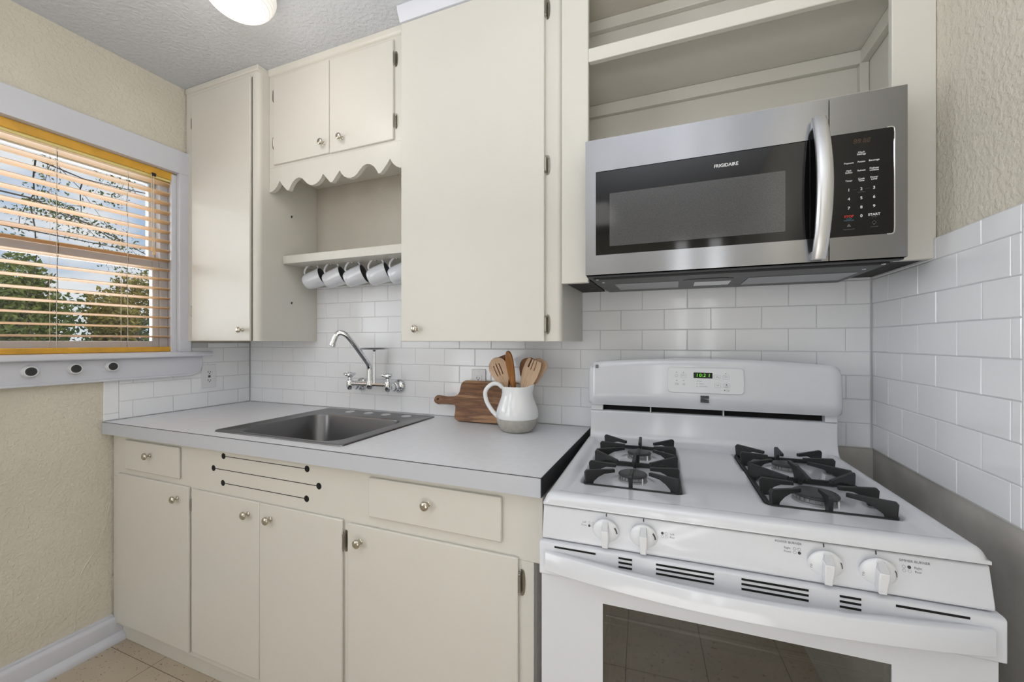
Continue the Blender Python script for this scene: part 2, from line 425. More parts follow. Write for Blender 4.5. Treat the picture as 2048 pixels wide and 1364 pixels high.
def tile(mb, a, b, za, zb, e, P):
    t = [random.uniform(-.00035, .00035) for _ in range(3)]
    def d(s, q): return t[0] * s + t[1] * q + abs(t[2])
    vs = [P(a, za, .006), P(b, za, .006), P(b, zb, .006), P(a, zb, .006),
          P(a, za, .0012), P(b, za, .0012), P(b, zb, .0012), P(a, zb, .0012),
          P(a + e, za + e, d(-1, -1)), P(b - e, za + e, d(1, -1)), P(b - e, zb - e, d(1, 1)), P(a + e, zb - e, d(-1, 1))]
    fs = [(8, 9, 10, 11)]
    for s in (0, 4):
        for k in range(4): fs.append((s + k, s + (k + 1) % 4, s + 4 + (k + 1) % 4, s + 4 + k))
    mb.add(vs, fs, 0)
PB = lambda u, z, d: (u, d, z)
mb = tiles('x', wb, XL + .002, XR - .002, 1.557, -2.185, .1592, PB)
mb.box(XL - .006, XR + .0075, .0016, .008, Z0 - .001, 1.558, 1)
mb.build('tile_backsplash', ['tile', 'grout'], wb, angle=10)
PL = lambda u, z, d: (XL - d, u, z)
mb = tiles('x', wl, -.601, -.002, 1.262, -.0695 - .1605 * 10, .1605, PL)
tile(mb, -.6545, -.603, Z0 + .001, .9545, .002, PL); tile(mb, -.6545, -.603, .9565, 1.0985, .002, PL)
mb.box(XL - .0016, XL - .007, -.654, 0, Z0 - .001, 1.10, 1); mb.box(XL - .0016, XL - .007, -.37, 0, 1.10, 1.262, 1)
# the tiles stop at the window opening
keep = [i for i, f in enumerate(mb.f) if not any(mb.v[j][2] > 1.211 and mb.v[j][1] < -.372 for j in f)]
mb.f = [mb.f[i] for i in keep]; mb.m = [mb.m[i] for i in keep]
mb.build('tile_backsplash', ['tile', 'grout'], wl, angle=10)
PR = lambda u, z, d: (XR + d, u, z)
mb = tiles('x', wr, -.612, -.002, 1.522, -.111 - .1585 * 10, .1585, PR)
zz = Z0 - .058
for k in range(6):
    a = max(zz, Z0); b = min(zz + .155, 1.478)
    if b - a > .01: tile(mb, -.668, -.614, a + .001, b - .001, .002, PR)
    zz += .155
tile(mb, -.668, -.614, 1.480, 1.5205, .002, PR)
mb.box(XR + .0016, XR + .0078, -.668, 0, Z0 - .001, 1.522, 1)
mb.build('tile_backsplash', ['tile', 'grout'], wr, angle=10)

# --- baseboard and shoe on the left wall
m = MB()
prof = [(-2.2895, FZ), (-2.238, FZ), (-2.238, FZ + .012), (-2.245, FZ + .026), (-2.262, FZ + .034), (-2.262, .054), (-2.267, .064), (-2.276, .068), (-2.276, .074), (-2.2895, .076)]
m.prism(prof, YB + .01, -.6225); m.prism([(-2.2895, FZ), (-2.238, FZ), (-2.238, FZ + .012), (-2.245, FZ + .026), (-2.262, FZ + .034), (-2.262, .0425), (-2.2895, .0425)], -.6225, -.5985)
bb = struct('baseboard_left', m, 'trim', angle=50)
struct('baseboard_behind', MB().box(-2.2, .59, YB, YB + .016, FZ, .09), 'trim')

# --- ceiling trim over the tall cupboard
m = MB().prism([(-.335, 2.484), (-.352, 2.486), (-.358, 2.50), (-.366, 2.512), (-.372, 2.5345), (-.335, 2.5345)], -.974, -.262, 'x')
struct('trim_1', m, 'trim', angle=50)

# --- the window
win = bpy.data.objects.new('window_1', None); COL.objects.link(win); win.location = (-2.36, -.92, 1.214); ABS['window_1'] = Vector(win.location)
tag(win, kind='structure')
m = MB()
m.box(-2.29, -2.268, -.372, -.318, 1.217, 2.152)                    # right casing
m.box(-2.29, -2.268, WY0 - .09, WY0, 1.217, 2.152)
m.box(-2.29, -2.266, WY0 - .09, -.318, 2.098, 2.21)                 # head casing
m.build('casing', 'trim', win, bevel=.002)
m = MB().box(-2.42, -2.292, WY1 - .008, WY1 - .0005, 1.2145, 2.09); m.box(-2.42, -2.292, WY0 + .0005, WY0 + .012, 1.2145, 2.09); m.box(-2.42, -2.292, WY0 + .0005, WY1 - .0005, 2.0968, 2.0978)
m.box(-2.305, -2.291, WY1 - .022, WY1 - .008, 1.2145, 2.09)
m.build('jamb', 'trim', win, bevel=.0015)
m = MB().prism([(-2.40, 1.2145), (-2.288, 1.2145), (-2.288, 1.193), (-2.246, 1.193), (-2.240, 1.198), (-2.240, 1.212), (-2.246, 1.2175), (-2.40, 1.224)], WY0 + .0005, WY1 - .0005)
m.prism([(-2.289, 1.193), (-2.246, 1.193), (-2.240, 1.198), (-2.240, 1.212), (-2.246, 1.2175), (-2.289, 1.2175)], WY1 - .0005, -.233)
m.prism([(-2.289, 1.193), (-2.246, 1.193), (-2.240, 1.198), (-2.240, 1.212), (-2.246, 1.2175), (-2.289, 1.2175)], WY0 - .16, WY0 + .0005)
m.build('sill', 'trim', win, angle=50)
ap = [(-1.60, 1.1925), (-1.60, 1.098), (-.33, 1.098)]
for k in range(9):
    a = R(-90 + 90 * k / 8); ap.append((-.322 + .055 * math.cos(a), 1.098 + .055 + .055 * math.sin(a)))
ap += [(-.2670, 1.1925)]
m = MB().prism(ap, -2.2815, -2.266, 'x'); m.box(-2.2905, -2.2815, -1.6, -.657, 1.099, 1.1925)
bead = [(-1.60, 1.0925), (-1.60, 1.106), (-.33, 1.106)]
m.prism([(-1.60, 1.098), (-1.60, 1.108), (-.335, 1.108), (-.335, 1.098)], -2.266, -2.260, 'x')
m.build('apron', 'trim', win, bevel=.002)
def sash(x0, x1, z0, z1, rails, name):
    m = MB(); y0, y1 = WY0 + .014, -.4148; s = .028
    m.box(x0, x1, y1 - s, y1, z0, z1); m.box(x0, x1, y0, y0 + s, z0, z1)
    m.box(x0, x1, y0 + s, y1 - s, z0, z0 + rails[0]); m.box(x0, x1, y0 + s, y1 - s, z1 - rails[1], z1)
    f = m.build(name, 'trim', win, bevel=.003)
    xm = (x0 + x1) / 2
    MB().box(xm - .002, xm + .002, y0 + s, y1 - s, z0 + rails[0], z1 - rails[1]).build('pane', 'pane', f)
sash(-2.378, -2.350, 1.226, 1.662, (.046, .045), 'lower_sash')
sash(-2.409, -2.381, 1.622, 2.086, (.040, .05), 'upper_sash')
m = MB().box(-2.412, -2.345, -.4145, -.3805, 1.225, 2.088)
m.build('sash_track', 'trim', win, bevel=.002)
MB().box(-2.345, -2.335, -1.02, -.95, 1.655, 1.672).build('sash_lock', 'chrome', win, bevel=.003)

# ================================================================== outlets
def outlet(name, label, axis, c, gfci):
    """plate 70 x 114 mm; c = centre on the tile face"""
    if axis == 'x': mt = Matrix.Translation(c) @ Matrix.Rotation(R(90), 4, 'Z')
    else: mt = Matrix.Translation(c)
    root = thing(name, label, 'outlet', (c[0], c[1], c[2] - .062))
    pl = MB(); pl.prism(rrect(-.035, .035, -.0605, .0605, .004, 3), -.006, -.0002, 'y', 0, mt)
    plo = pl.build('cover_plate', 'plate', root, bevel=.0015)
    fc = MB()
    if gfci: fc.prism(rrect(-.0165, .0165, -.0335, .0335, .003, 3), -.0082, -.0055, 'y', 0, mt)
    else:
        fc.prism(rrect(-.0165, .0165, -.0335, .0335, .003, 3), -.0082, -.0055, 'y', 0, mt)
    fc.build('receptacle', 'plate', root, bevel=.0006)
    h = MB()
    for s in (1, -1):
        zc = s * .0215
        h.box(-.0075, -.0050, -.0086, -.0080, zc - .004, zc + .005, 0, mt); h.box(.0048, .0070, -.0086, -.0080, zc - .004, zc + .004, 0, mt)
        h.add([(0 + .0026 * math.cos(a), -.0085, zc - .0085 + .0026 * math.sin(a)) for a in [2 * PI * k / 12 for k in range(12)]], [tuple(range(12))], 0, mt)
    each(h, 'plug_slot', 'void', root)
    sc = MB()
    for s in (1, -1): sc.lathe([(.0028, 0), (.0026, .0012), (.0008, .0014)], 12, mt @ Matrix.Translation((0, -.006, s * .0485)) @ Matrix.Rotation(R(90), 4, 'X'))
    each(sc, 'screw', 'plate', root)
    if gfci:
        MB().box(-.006, .006, -.0092, -.008, -.0072, -.0010, 0, mt).build('test_button', 'black', root, bevel=.0003)
        MB().box(-.006, .006, -.0092, -.008, .0010, .0050, 0, mt).build('reset_button', 'black', root, bevel=.0003)
    return root
outlet('electrical_outlet', 'white outlet with black test buttons on the tiled left wall under the window sill end', 'x', (XL, -.2285, 1.088), True)
outlet('electrical_outlet', 'white outlet half hidden behind the wooden cutting board', 'y', (-.812, 0, 1.086), False)

# ================================================================== round vents on the window apron
for i, (y, z, lb) in enumerate(((-.8803, 1.1562, 'round white plug with dark mesh face, leftmost of three under the window'),
                                (-.7553, 1.1592, 'round white plug with dark mesh face, middle of three under the window'),
                                (-.6377, 1.1622, 'round white plug with dark mesh face, rightmost of three under the window'))):
    root = thing('round_vent_plug', lb, 'vent plug', (-2.2655, y, z - .022), 0, 'round plugs along the window apron')
    mt = Matrix.Translation((-2.2658, y, z)) @ Matrix.Rotation(R(90), 4, 'Y')
    MB().lathe([(.0235, 0), (.0235, .006), (.0215, .010), (.0205, .017), (.0195, .0185), (.0165, .0185), (.0160, .0165)], 32, mt).build('housing', 'enamel_plastic', root)
    f = MB().lathe([(.0162, .0160), (.0160, .0172), (.002, .0172)], 28, mt).build('mesh_face', 'mesh_dark', root)
    s = MB()
    for k in range(7):
        a0 = 2 * PI * k / 7
        p = [(.003 * math.cos(a0), .003 * math.sin(a0), .0174), (.008 * math.cos(a0 + .35), .008 * math.sin(a0 + .35), .0176), (.0125 * math.cos(a0 + .9), .0125 * math.sin(a0 + .9), .0174)]
        s.tube([mt @ Vector(q) for q in bez(p, 4)], .0005, 5)
    s.build('swirl_blades', 'void', f)

# ================================================================== CABINETS
def knob(x, y, z, parent, s=1.0):
    mt = Matrix.Translation((x, y, z)) @ Matrix.Rotation(R(90), 4, 'X')
    prof = [(.0085, 0), (.0085, .0012), (.0060, .0025), (.0046, .006), (.0046, .010), (.0062, .013), (.0100, .0148), (.0132, .0172), (.0142, .0198), (.0136, .0225), (.0108, .0252), (.0065, .0268), (.0015, .0274)]
    return MB().lathe([(a * s, b * s) for a, b in prof], 24, mt).build('knob', 'nickel', parent, angle=60)
def hinge(x, y, z, parent, side=1, h=.062, yl=None):
    """barrel at the door edge, leaf screwed on the face frame; side=+1 leaf to the right"""
    yl = y if yl is None else yl
    m = MB(); m.tube([(x, y - .004, z - h * .32), (x, y - .004, z + h * .32)], .0034, 10)
    for s in (1, -1):
        m.lathe([(.0034, 0), (.0040, .002), (.0022, .0045), (.0028, .0065), (.0005, .009)], 10, Matrix.Translation((x, y - .004, z + s * h * .32)) @ (Matrix.Rotation(PI, 4, 'X') if s < 0 else Matrix()))
    pts = []
    for k in range(13):
        a = R(-90 + 180 * k / 12); pts.append((x + side * (.002 + .010 * math.cos(a) ** .6 if math.cos(a) > 1e-6 else x * 0 + .002), z + h * .5 * math.sin(a)))
    pts = [(x + side * .001, z - h * .5)] + [(x + side * (.003 + .010 * max(math.cos(R(-90 + 180 * k / 12)), 0) ** .6), z + h * .5 * math.sin(R(-90 + 180 * k / 12))) for k in range(13)] + [(x + side * .001, z + h * .5)]
    m.prism(pts, yl - .0022, yl - .0004)
    for s in (1, -1): m.lathe([(.0028, 0), (.0020, .0012), (.0004, .0014)], 8, Matrix.Translation((x + side * .0065, yl - .0020, z + s * h * .33)) @ Matrix.Rotation(R(90), 4, 'X'))
    return m.build('hinge', 'hinge', parent)
def door(parent, x0, x1, z0, z1, y, th=.0105, name='door'):
    return MB().box(x0, x1, y, y + th, z0, z1).build(name, 'cream', parent, bevel=.0035, seg=3)

# --- tall narrow cupboard by the window
c1 = thing('wall_cabinet', 'tall narrow cream cupboard in the corner beside the window', 'cabinet', (-2.03, -.17, 1.270), off=(-2.03, -.17, 1.27))
m = MB()
pts = [(-2.2815, -.001), (-2.2815, -.333)] + [(-1.793 + .023 * math.cos(R(a)), -.310 + .023 * math.sin(R(a))) for a in range(-90, 1, 10)] + [(-1.770, -.001)]
m.prism(pts, 1.2715, 2.508, 'z'); m.build('body', 'cream', c1)
MB().prism([(-.3335, 2.508), (-.3395, 2.512), (-.3395, 2.5345), (-.02, 2.5345), (-.02, 2.508)], -2.2815, -1.764, 'x').build('top_moulding', 'cream', c1, bevel=.003)
d = door(c1, -2.2245, -1.809, 1.272, 2.487, -.3445)
knob(-1.846 - .012, -.3445, 1.323, d)
hinge(-2.2275, -.3375, 2.35, d, -1, .06, -.3335); hinge(-2.2275, -.3375, 1.42, d, -1, .06, -.3335)
MB().box(-1.8075, -1.8055, -.3345, -.3335, 1.272, 2.487).build('door_gap', 'void', c1)

# --- short two-door cupboard with scalloped valance, shelf below
c2 = thing('wall_cabinet', 'short cream two-door cupboard with scalloped valance above the mug shelf', 'cabinet', (-1.39, -.14, 2.095))
MB().box(-1.7685, -.9735, -.275, -.001, 2.0785, 2.5345).build('body', 'cream', c2, bevel=.002)
MB().prism([(-.275, 2.506), (-.283, 2.509), (-.288, 2.518), (-.290, 2.5345), (-.275, 2.5345)], -1.763, -.9735, 'x').build('top_moulding', 'cream', c2, angle=50)
MB().box(-1.7685, -.9735, -.277, -.2752, 2.080, 2.506).build('face_frame', 'cream', c2)
half = [(-1.7685, 1.969), (-1.752, 1.971), (-1.735, 1.978), (-1.720, 1.990), (-1.709, 2.004), (-1.703, 2.016),
        (-1.690, 1.999), (-1.672, 1.980), (-1.655, 1.964), (-1.643, 1.964), (-1.634, 1.980), (-1.620, 1.997), (-1.602, 2.009), (-1.583, 2.013), (-1.565, 2.008),
        (-1.548, 1.994), (-1.532, 1.979), (-1.516, 1.970), (-1.498, 1.967), (-1.480, 1.970), (-1.463, 1.978), (-1.449, 1.991), (-1.438, 2.008), (-1.416, 1.985), (-1.396, 1.964)]
cx = -1.3905
sc = half + [(2 * cx - a, b) for a, b in reversed(half)]
sc = [p for p in sc if p[0] < -.9745]; sc[-1] = (-.9745, sc[-1][1])
poly = [(-1.7685, 2.0795)] + sc + [(-.9745, 2.0795)]
MB().prism(poly, -.2770, -.2575).build('scalloped_valance', 'cream', c2, angle=50)
dl = door(c2, -1.732, -1.3955, 2.089, 2.493, -.2865); dr = door(c2, -1.392, -1.056, 2.087, 2.492, -.2865)
knob(-1.426, -.2865, 2.135, dl); knob(-1.322, -.2865, 2.139, dr)
for z in (2.412, 2.192): hinge(-1.7345, -.2800, z, dl, -1, .055, -.2770)
for z in (2.413, 2.162): hinge(-1.0520, -.2830, z, dr, 1, .062, -.2770)
m = MB().box(-1.7685, -.9735, -.207, -.001, 1.6455, 1.6845); m.build('shelf', 'cream', c2, bevel=.002)
for z in (1.8883, 1.4608):
    MB().box(-1.7695, -1.7672, -.160, -.154, z - .005, z + .005).box(-1.7690, -1.762, -.158, -.1555, z + .001, z + .004).build('shelf_peg_bracket', 'steel_dark', c2)

# --- big single-door cupboard in the middle
c3 = thing('wall_cabinet', 'wide full-height cream cupboard with one tall door between mug shelf and microwave', 'cabinet', (-.66, -.17, 1.270))
m = MB()
pts = [(-.9715, -.001), (-.9715, -.335)] + [(-.364 + .018 * math.cos(R(a)), -.317 + .018 * math.sin(R(a))) for a in range(-90, 1, 10)] + [(-.346, -.001)]
m.prism(pts, 1.2705, 2.5345, 'z'); m.build('body', 'cream', c3)
d = door(c3, -.9715, -.4005, 1.2695, 2.483, -.3485, .013)
knob(-.888 - .010, -.3485, 1.317, d)
for z in (2.375, 1.857, 1.327): hinge(-.3965, -.3420, z, d, 1, .066, -.3350)

# --- open cupboard above the microwave
c4 = thing('open_wall_cabinet', 'open cream cupboard without doors above the microwave', 'cabinet', (.12, -.17, 1.461))
m = MB()
m.box(-.3455, -.257, -.3365, -.316, 1.459, 2.5345); m.box(.509, .5955, -.3365, -.316, 1.4725, 2.5345)
m.box(-.257, .509, -.3365, -.316, 2.1655, 2.2085); m.box(-.257, .509, -.3365, -.316, 2.50, 2.5345)
m.build('face_frame', 'cream', c4, bevel=.0025)
MB().box(-.257, .509, -.3365, -.316, 1.884, 1.9125).build('lower_rail', 'cream', c4, bevel=.002)
m = MB(); m.box(-.3455, .5955, -.3155, .0065, 2.2000, 2.2180); m.build('shelf', 'cream', c4)
m = MB(); m.box(-.3455, .5955, -.3155, .0065, 1.886, 1.8975); m.build('cabinet_floor', 'cream', c4)
m = MB(); m.box(-.3455, .5955, -.006, .0065, 1.8975, 2.1995); m.box(-.3455, .5955, -.006, .0065, 2.2185, 2.5345); m.box(.572, .5955, -.3155, -.006, 1.8975, 2.1995); m.box(.572, .5955, -.3155, -.006, 2.2185, 2.5345)
m.box(-.3455, -.33, -.3155, -.006, 1.8975, 2.1995); m.box(-.3455, -.33, -.3155, -.006, 2.2185, 2.5345)
each(m, 'inner_panel', 'cream', c4)
MB().box(-.3295, .5715, -.3155, -.0065, 2.5300, 2.5343).build('inner_top', 'plaster_soft', c4)
m = MB()
m.box(-.329, .5715, -.026, -.0065, 2.155, 2.1995); m.box(.551, .5715, -.3155, -.026, 2.155, 2.1995)
m.box(-.329, .5715, -.030, -.0065, 2.487, 2.5298); m.box(.551, .5715, -.3155, -.030, 2.487, 2.5298)
m.box(.548, .5715, -.032, -.0065, 1.8980, 2.155)
each(m, 'cleat', 'cream', c4, bevel=.002)
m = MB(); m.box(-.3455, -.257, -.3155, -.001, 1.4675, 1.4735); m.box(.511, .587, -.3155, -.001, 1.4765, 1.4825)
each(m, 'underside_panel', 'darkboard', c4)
m = MB(); m.box(-.2575, -.2545, -.3155, -.001, 1.4740, 1.885); m.box(.5095, .5125, -.3155, -.001, 1.4830, 1.885); each(m, 'side_panel', 'cream', c4)

# --- base cabinet
FY = -.622
c5 = thing('base_cabinet', 'long cream base cabinet with four doors and two drawers under the grey worktop', 'cabinet', (-1.30, -.31, FZ))
m = MB()
m.box(-2.2815, -.345, FY, FY + .019, .044, .686); m.box(-2.2815, -.321, FY, FY + .019, .686, .8735)
m.box(-.345, -.352, FY + .019, -.02, .044, .686); m.box(-.330, -.338, FY + .019, -.02, .686, .8735)
m.box(-2.2815, -.346, -.05, -.03, .044, .72); m.box(-2.2815, -.346, FY + .019, -.03, .044, .058)
m.build('body', 'cream', c5, bevel=.0015)
MB().box(-2.289, -.346, -.598, -.58, FZ, .0435).build('toe_kick', 'cream', c5, bevel=.002)
DY = -.633
dr1 = door(c5, -2.178, -1.813, .7285, .8515, DY, name='drawer_front'); knob(-1.997, DY, .803, dr1)
dr2 = door(c5, -.881, -.434, .7275, .8490, DY, name='drawer_front'); knob(-.665, DY, .799, dr2)
d1 = door(c5, -2.230, -1.752, .060, .7035, DY); knob(-1.818, DY, .653, d1)
d2 = door(c5, -1.734, -1.3628, .072, .7005, DY); knob(-1.417, DY, .654, d2)
d3 = door(c5, -1.3605, -.986, .072, .7000, DY); knob(-1.306, DY, .653, d3)
d4 = door(c5, -.964, -.3860, .072, .6945, DY); knob(-.911, DY, .646, d4)
for z in (.632, .14): hinge(-.9815, DY + .005, z, d3, 1, .07, FY)
for z in (.628, .14): hinge(-.3815, DY + .005, z, d4, 1, .07, FY)
hinge(-1.7375, DY + .0055, .637, d2, -1, .05, FY)
for (xa, xb, z) in ((-1.565, -1.147, .842), (-1.621, -1.0945, .791), (-1.568, -1.149, .7415)):
    m = MB()
    for x in (xa, xb):
        m.lathe([(.0112, 0), (.0098, .0008), (.0001, .0009)], 20, Matrix.Translation((x, FY - .0001, z)) @ Matrix.Rotation(R(90), 4, 'X'))
    m.box(xa, xb, FY - .0008, FY + .0002, z - .0011, z + .0011)
    m.build('ventilation_slot', 'void', c5, smooth=False)

# ================================================================== WORKTOP
CT = .925
SX0, SX1, SY0, SY1 = -1.612, -1.045, -.590, -.140
ct = thing('countertop', 'pale grey laminate worktop over the base cabinets', 'countertop', (-1.30, -.33, .875))
m = MB()
for b in ((-2.281, SX0, -.6595, -.0005), (SX1, -.314, -.6595, -.0005), (SX0, SX1, -.6595, SY0), (SX0, SX1, SY1, -.0005)):
    m.box(b[0], b[1], b[2], b[3], .8745, CT)
m.build('worktop', 'counter', ct, smooth=False)
MB().box(-2.281, -.314, -.6620, -.6597, .8745, .9235).build('edge_band', 'counter_edge', ct)
MB().box(-2.281, -.314, -.6612, -.6590, .9236, .9253).build('edge_seam', 'seam', ct)
MB().box(-.3138, -.3122, -.660, -.001, .8745, .9245).build('side_edge', 'steel_dark', ct)

# ================================================================== SINK
sk = thing('sink', 'square stainless steel drop-in sink set in the worktop', 'sink', (-1.33, -.32, .758))
ox0, ox1, oy0, oy1 = -1.648, -1.012, -.609, -.036
bx0, bx1, by0, by1 = -1.568, -1.082, -.575, -.172
m = MB(); N = 8
def ring(x0, x1, y0, y1, r, z): return [(a, b, z) for a, b in rrect(x0, x1, y0, y1, r, N)]
rings = [ring(ox0, ox1, oy0, oy1, .018, CT + .0002), ring(ox0 + .002, ox1 - .002, oy0 + .002, oy1 - .002, .018, CT + .0050), ring(ox0 + .008, ox1 - .008, oy0 + .008, oy1 - .008, .016, CT + .0062),
         ring(ox0 + .016, ox1 - .016, oy0 + .016, oy1 - .016, .014, CT + .0040), ring(bx0 - .012, bx1 + .012, by0 - .012, by1 + .012, .075, CT + .0036),
         ring(bx0 - .004, bx1 + .004, by0 - .004, by1 + .004, .070, CT + .0020), ring(bx0, bx1, by0, by1, .066, CT - .006),
         ring(bx0 + .006, bx1 - .006, by0 + .006, by1 - .006, .064, CT - .13), ring(bx0 + .016, bx1 - .016, by0 + .016, by1 - .016, .060, CT - .152), ring(bx0 + .045, bx1 - .045, by0 + .045, by1 - .045, .045, CT - .164)]
vs = [v for rg in rings for v in rg]; n = len(rings[0])
fs = [(j * n + k, j * n + (k + 1) % n, (j + 1) * n + (k + 1) % n, (j + 1) * n + k) for j in range(len(rings) - 1) for k in range(n)]
fs.append(tuple(range((len(rings) - 1) * n, len(rings) * n)))
m.add(vs, fs)
so_ = m.build('basin', 'sink_steel', sk, angle=50, fix=True)
dmt = Matrix.Translation((-1.325, -.37, CT - .1638))
MB().lathe([(.045, 0), (.044, .003), (.034, .003), (.030, -.004), (.008, -.004), (.006, .002), (.001, .002)], 28, dmt, cap0=False).build('drain', 'chrome', sk)
for x in (-1.4596, -1.3477, -1.2469, -1.134):
    MB().lathe([(.0225, 0), (.0225, .0018), (.019, .0034), (.010, .0040), (.001, .0040)], 26, Matrix.Translation((x, -.092, CT + .0035))).build('hole_cover', 'steel_handle', sk)

# ================================================================== FAUCET
fa = thing('wall_faucet', 'chrome wall-mounted two-handle faucet with high spout and soap dish above the sink', 'faucet', (-1.352, -.05, 1.03))
m = MB()
for x in (-1.4661, -1.2384):
    mt = Matrix.Translation((x, -.0002, 1.054)) @ Matrix.Rotation(R(90), 4, 'X')
    m.lathe([(.034, 0), (.034, .004), (.031, .010), (.022, .017), (.0165, .020), (.0165, .030), (.019, .031), (.021, .036), (.021, .046), (.017, .049), (.015, .060), (.013, .075)], 28, mt)
each(m, 'wall_flange', 'chrome', fa, angle=50)
m = MB()
m.tube([(-1.470, -.083, 1.066), (-1.4, -.083, 1.067), (-1.352, -.083, 1.067), (-1.30, -.083, 1.067), (-1.236, -.083, 1.066)], [.010, .0105, .012, .0105, .010], 16)
for x in (-1.468, -1.242):
    m.lathe([(.004, -.032), (.012, -.028), (.0165, -.016), (.0165, .010), (.014, .017), (.011, .021), (.008, .022)], 22, Matrix.Translation((x, -.083, 1.066)))
m.lathe([(.006, -.024), (.014, -.020), (.019, -.008), (.019, .008), (.0165, .016), (.0165, .020)], 24, Matrix.Translation((-1.346, -.084, 1.066)))
m.build('valve_body', 'chrome', fa, angle=50)
for x, s in ((-1.468, -1), (-1.242, 1)):
    m = MB(); mt = Matrix.Translation((x, -.083, 1.088))
    m.lathe([(.0075, 0), (.0075, .007), (.013, .009), (.015, .016), (.0145, .026), (.010, .033), (.001, .034)], 20, mt)
    for k in range(3):
        a = R(200 if s < 0 else -25) + k * 2 * PI / 3
        m.tube([mt @ Vector((math.cos(a) * q, math.sin(a) * q, .020 + .004 * (q > .02))) for q in (.006, .016, .026, .032)], [.0065, .0072, .0065, .003], 10)
    m.build('cross_handle', 'chrome', fa, angle=60)
sp = bez([(-1.346, -.085, 1.085), (-1.346, -.085, 1.120), (-1.346, -.087, 1.148), (-1.3455, -.102, 1.170)], 5)[:-1] + bez([(-1.3455, -.102, 1.170), (-1.345, -.17, 1.238), (-1.3475, -.215, 1.283), (-1.356, -.234, 1.302), (-1.372, -.248, 1.308), (-1.384, -.256, 1.296), (-1.392, -.261, 1.272), (-1.3955, -.263, 1.262)], 6)
m = MB(); m.tube(sp, [.0140 if i < 12 else .0115 for i in range(len(sp))], 18)
m.build('spout', 'chrome', fa, angle=60)
m = MB(); m.tube([(-1.3945, -.2625, 1.267), (-1.3965, -.2635, 1.2535), (-1.398, -.264, 1.2475)], [.0125, .0135, .0120], 18); m.build('aerator', 'chrome', fa)
m = MB(); m.tube([(-1.3165, -.088, 1.070), (-1.3165, -.088, 1.15), (-1.3165, -.088, 1.228)], .0055, 12); m.lathe([(.007, 0), (.011, .008), (.02, .0095)], 16, Matrix.Translation((-1.3165, -.088, 1.222))); m.build('soap_dish_post', 'chrome', fa)
m = MB()
pr = [(.02, .0005), (.058, .0005), (.070, .003), (.0745, .009), (.0730, .009), (.066, .004), (.01, .003)]
mt = Matrix.Translation((-1.3175, -.088, 1.2305)) @ Matrix.Diagonal((1.07, .74, 1, 1))
m.lathe(pr, 32, mt); m.build('soap_dish', 'steel_handle', fa)

# ================================================================== MUGS on hooks under the shelf
AX = Vector((.86, .30, .33)).normalized()            # from mug base to mouth
def mug_build():
    t = thing('mug', 'm', 'mug', (-1.72, -.12, 1.545), group='white mugs hanging under the shelf')
    zax = AX; up = Vector((0, 0, 1)); xax = (up - zax * up.dot(zax)).normalized(); yax = zax.cross(xax)
    rot = Matrix((xax, yax, zax)).transposed().to_4x4()
    mt = Matrix.Translation((-1.712, -.1252, 1.5615)) @ rot      # centre of the base
    out = [(.001, .002), (.024, .002), (.026, 0), (.031, .001), (.036, .008), (.040, .022), (.0425, .045), (.0445, .075), (.0462, .094)]
    m = MB().lathe(out, 40, mt, cap0=True, cap1=False)
    m.lathe([(.0462, .094), (.0455, .0955), (.0440, .094)], 40, mt, cap0=False, cap1=False); m.build('cup', 'mug', t, angle=60)
    inn = MB().lathe([(.0440, .094), (.0415, .06), (.037, .022), (.030, .008), (.001, .006)], 40, mt, cap0=False, cap1=True); inn.build('inside', 'mug_in', t, angle=60)
    h = bez([(.036, 0, .014), (.050, 0, .014), (.066, 0, .026), (.0775, 0, .048), (.0775, 0, .068), (.067, 0, .082), (.053, 0, .087), (.043, 0, .086)], 6)
    hm = Matrix.Diagonal((1, 1.75, 1, 1)); m = MB(); m.tube([hm @ q for q in h], [.0048] * len(h), 12, mat=mt); m.build('handle', 'mug', t, angle=60)
    return t, mt @ Vector((.0785, 0, .058))
mug0, hk = mug_build()
def dup(root, dx, label):
    r = root.copy(); COL.objects.link(r); r.location = root.location + Vector((dx, 0, 0)); r['label'] = label
    for ch in list(root.children):
        c = ch.copy(); COL.objects.link(c); c.parent = r
    return r
ml = ['white mug hanging under the shelf, leftmost of five, beside the cupboard side', 'white mug hanging under the shelf, second from the left',
      'white mug hanging in the middle of the row under the shelf', 'white mug hanging under the shelf, fourth from the left', 'white mug hanging under the shelf, rightmost, half hidden by the tall cupboard']
mug0['label'] = ml[0]
hl = ['small hook under the shelf holding the leftmost mug', 'small hook under the shelf holding the second mug', 'small hook under the shelf holding the middle mug', 'small hook under the shelf holding the fourth mug', 'small hook under the shelf holding the rightmost mug']
m = MB()
x, y, z = hk
m.tube(bez([(x, y, 1.6452), (x, y, z + .016), (x + .002, y, z + .008), (x + .004, y + .008, z - .008 + .002), (x + .002, y + .010, z - .010), (x - .002, y - .002, z - .0105), (x - .002, y - .008, z - .002), (x - .002, y - .009, z + .004)], 4), .0016, 8)
m.lathe([(.006, 0), (.005, .0025), (.002, .003)], 14, Matrix.Translation((x, y, 1.6453)) @ Matrix.Rotation(PI, 4, 'X'))
hook0 = m.build('cup_hook', 'nickel'); tag(hook0, hl[0], 'hook', 'cup hooks under the shelf')
for i in range(1, 5):
    dx = (0, .130, .260, .397, .517)[i]
    dup(mug0, dx, ml[i])
    h = hook0.copy(); COL.objects.link(h); h.location.x += dx; h['label'] = hl[i]

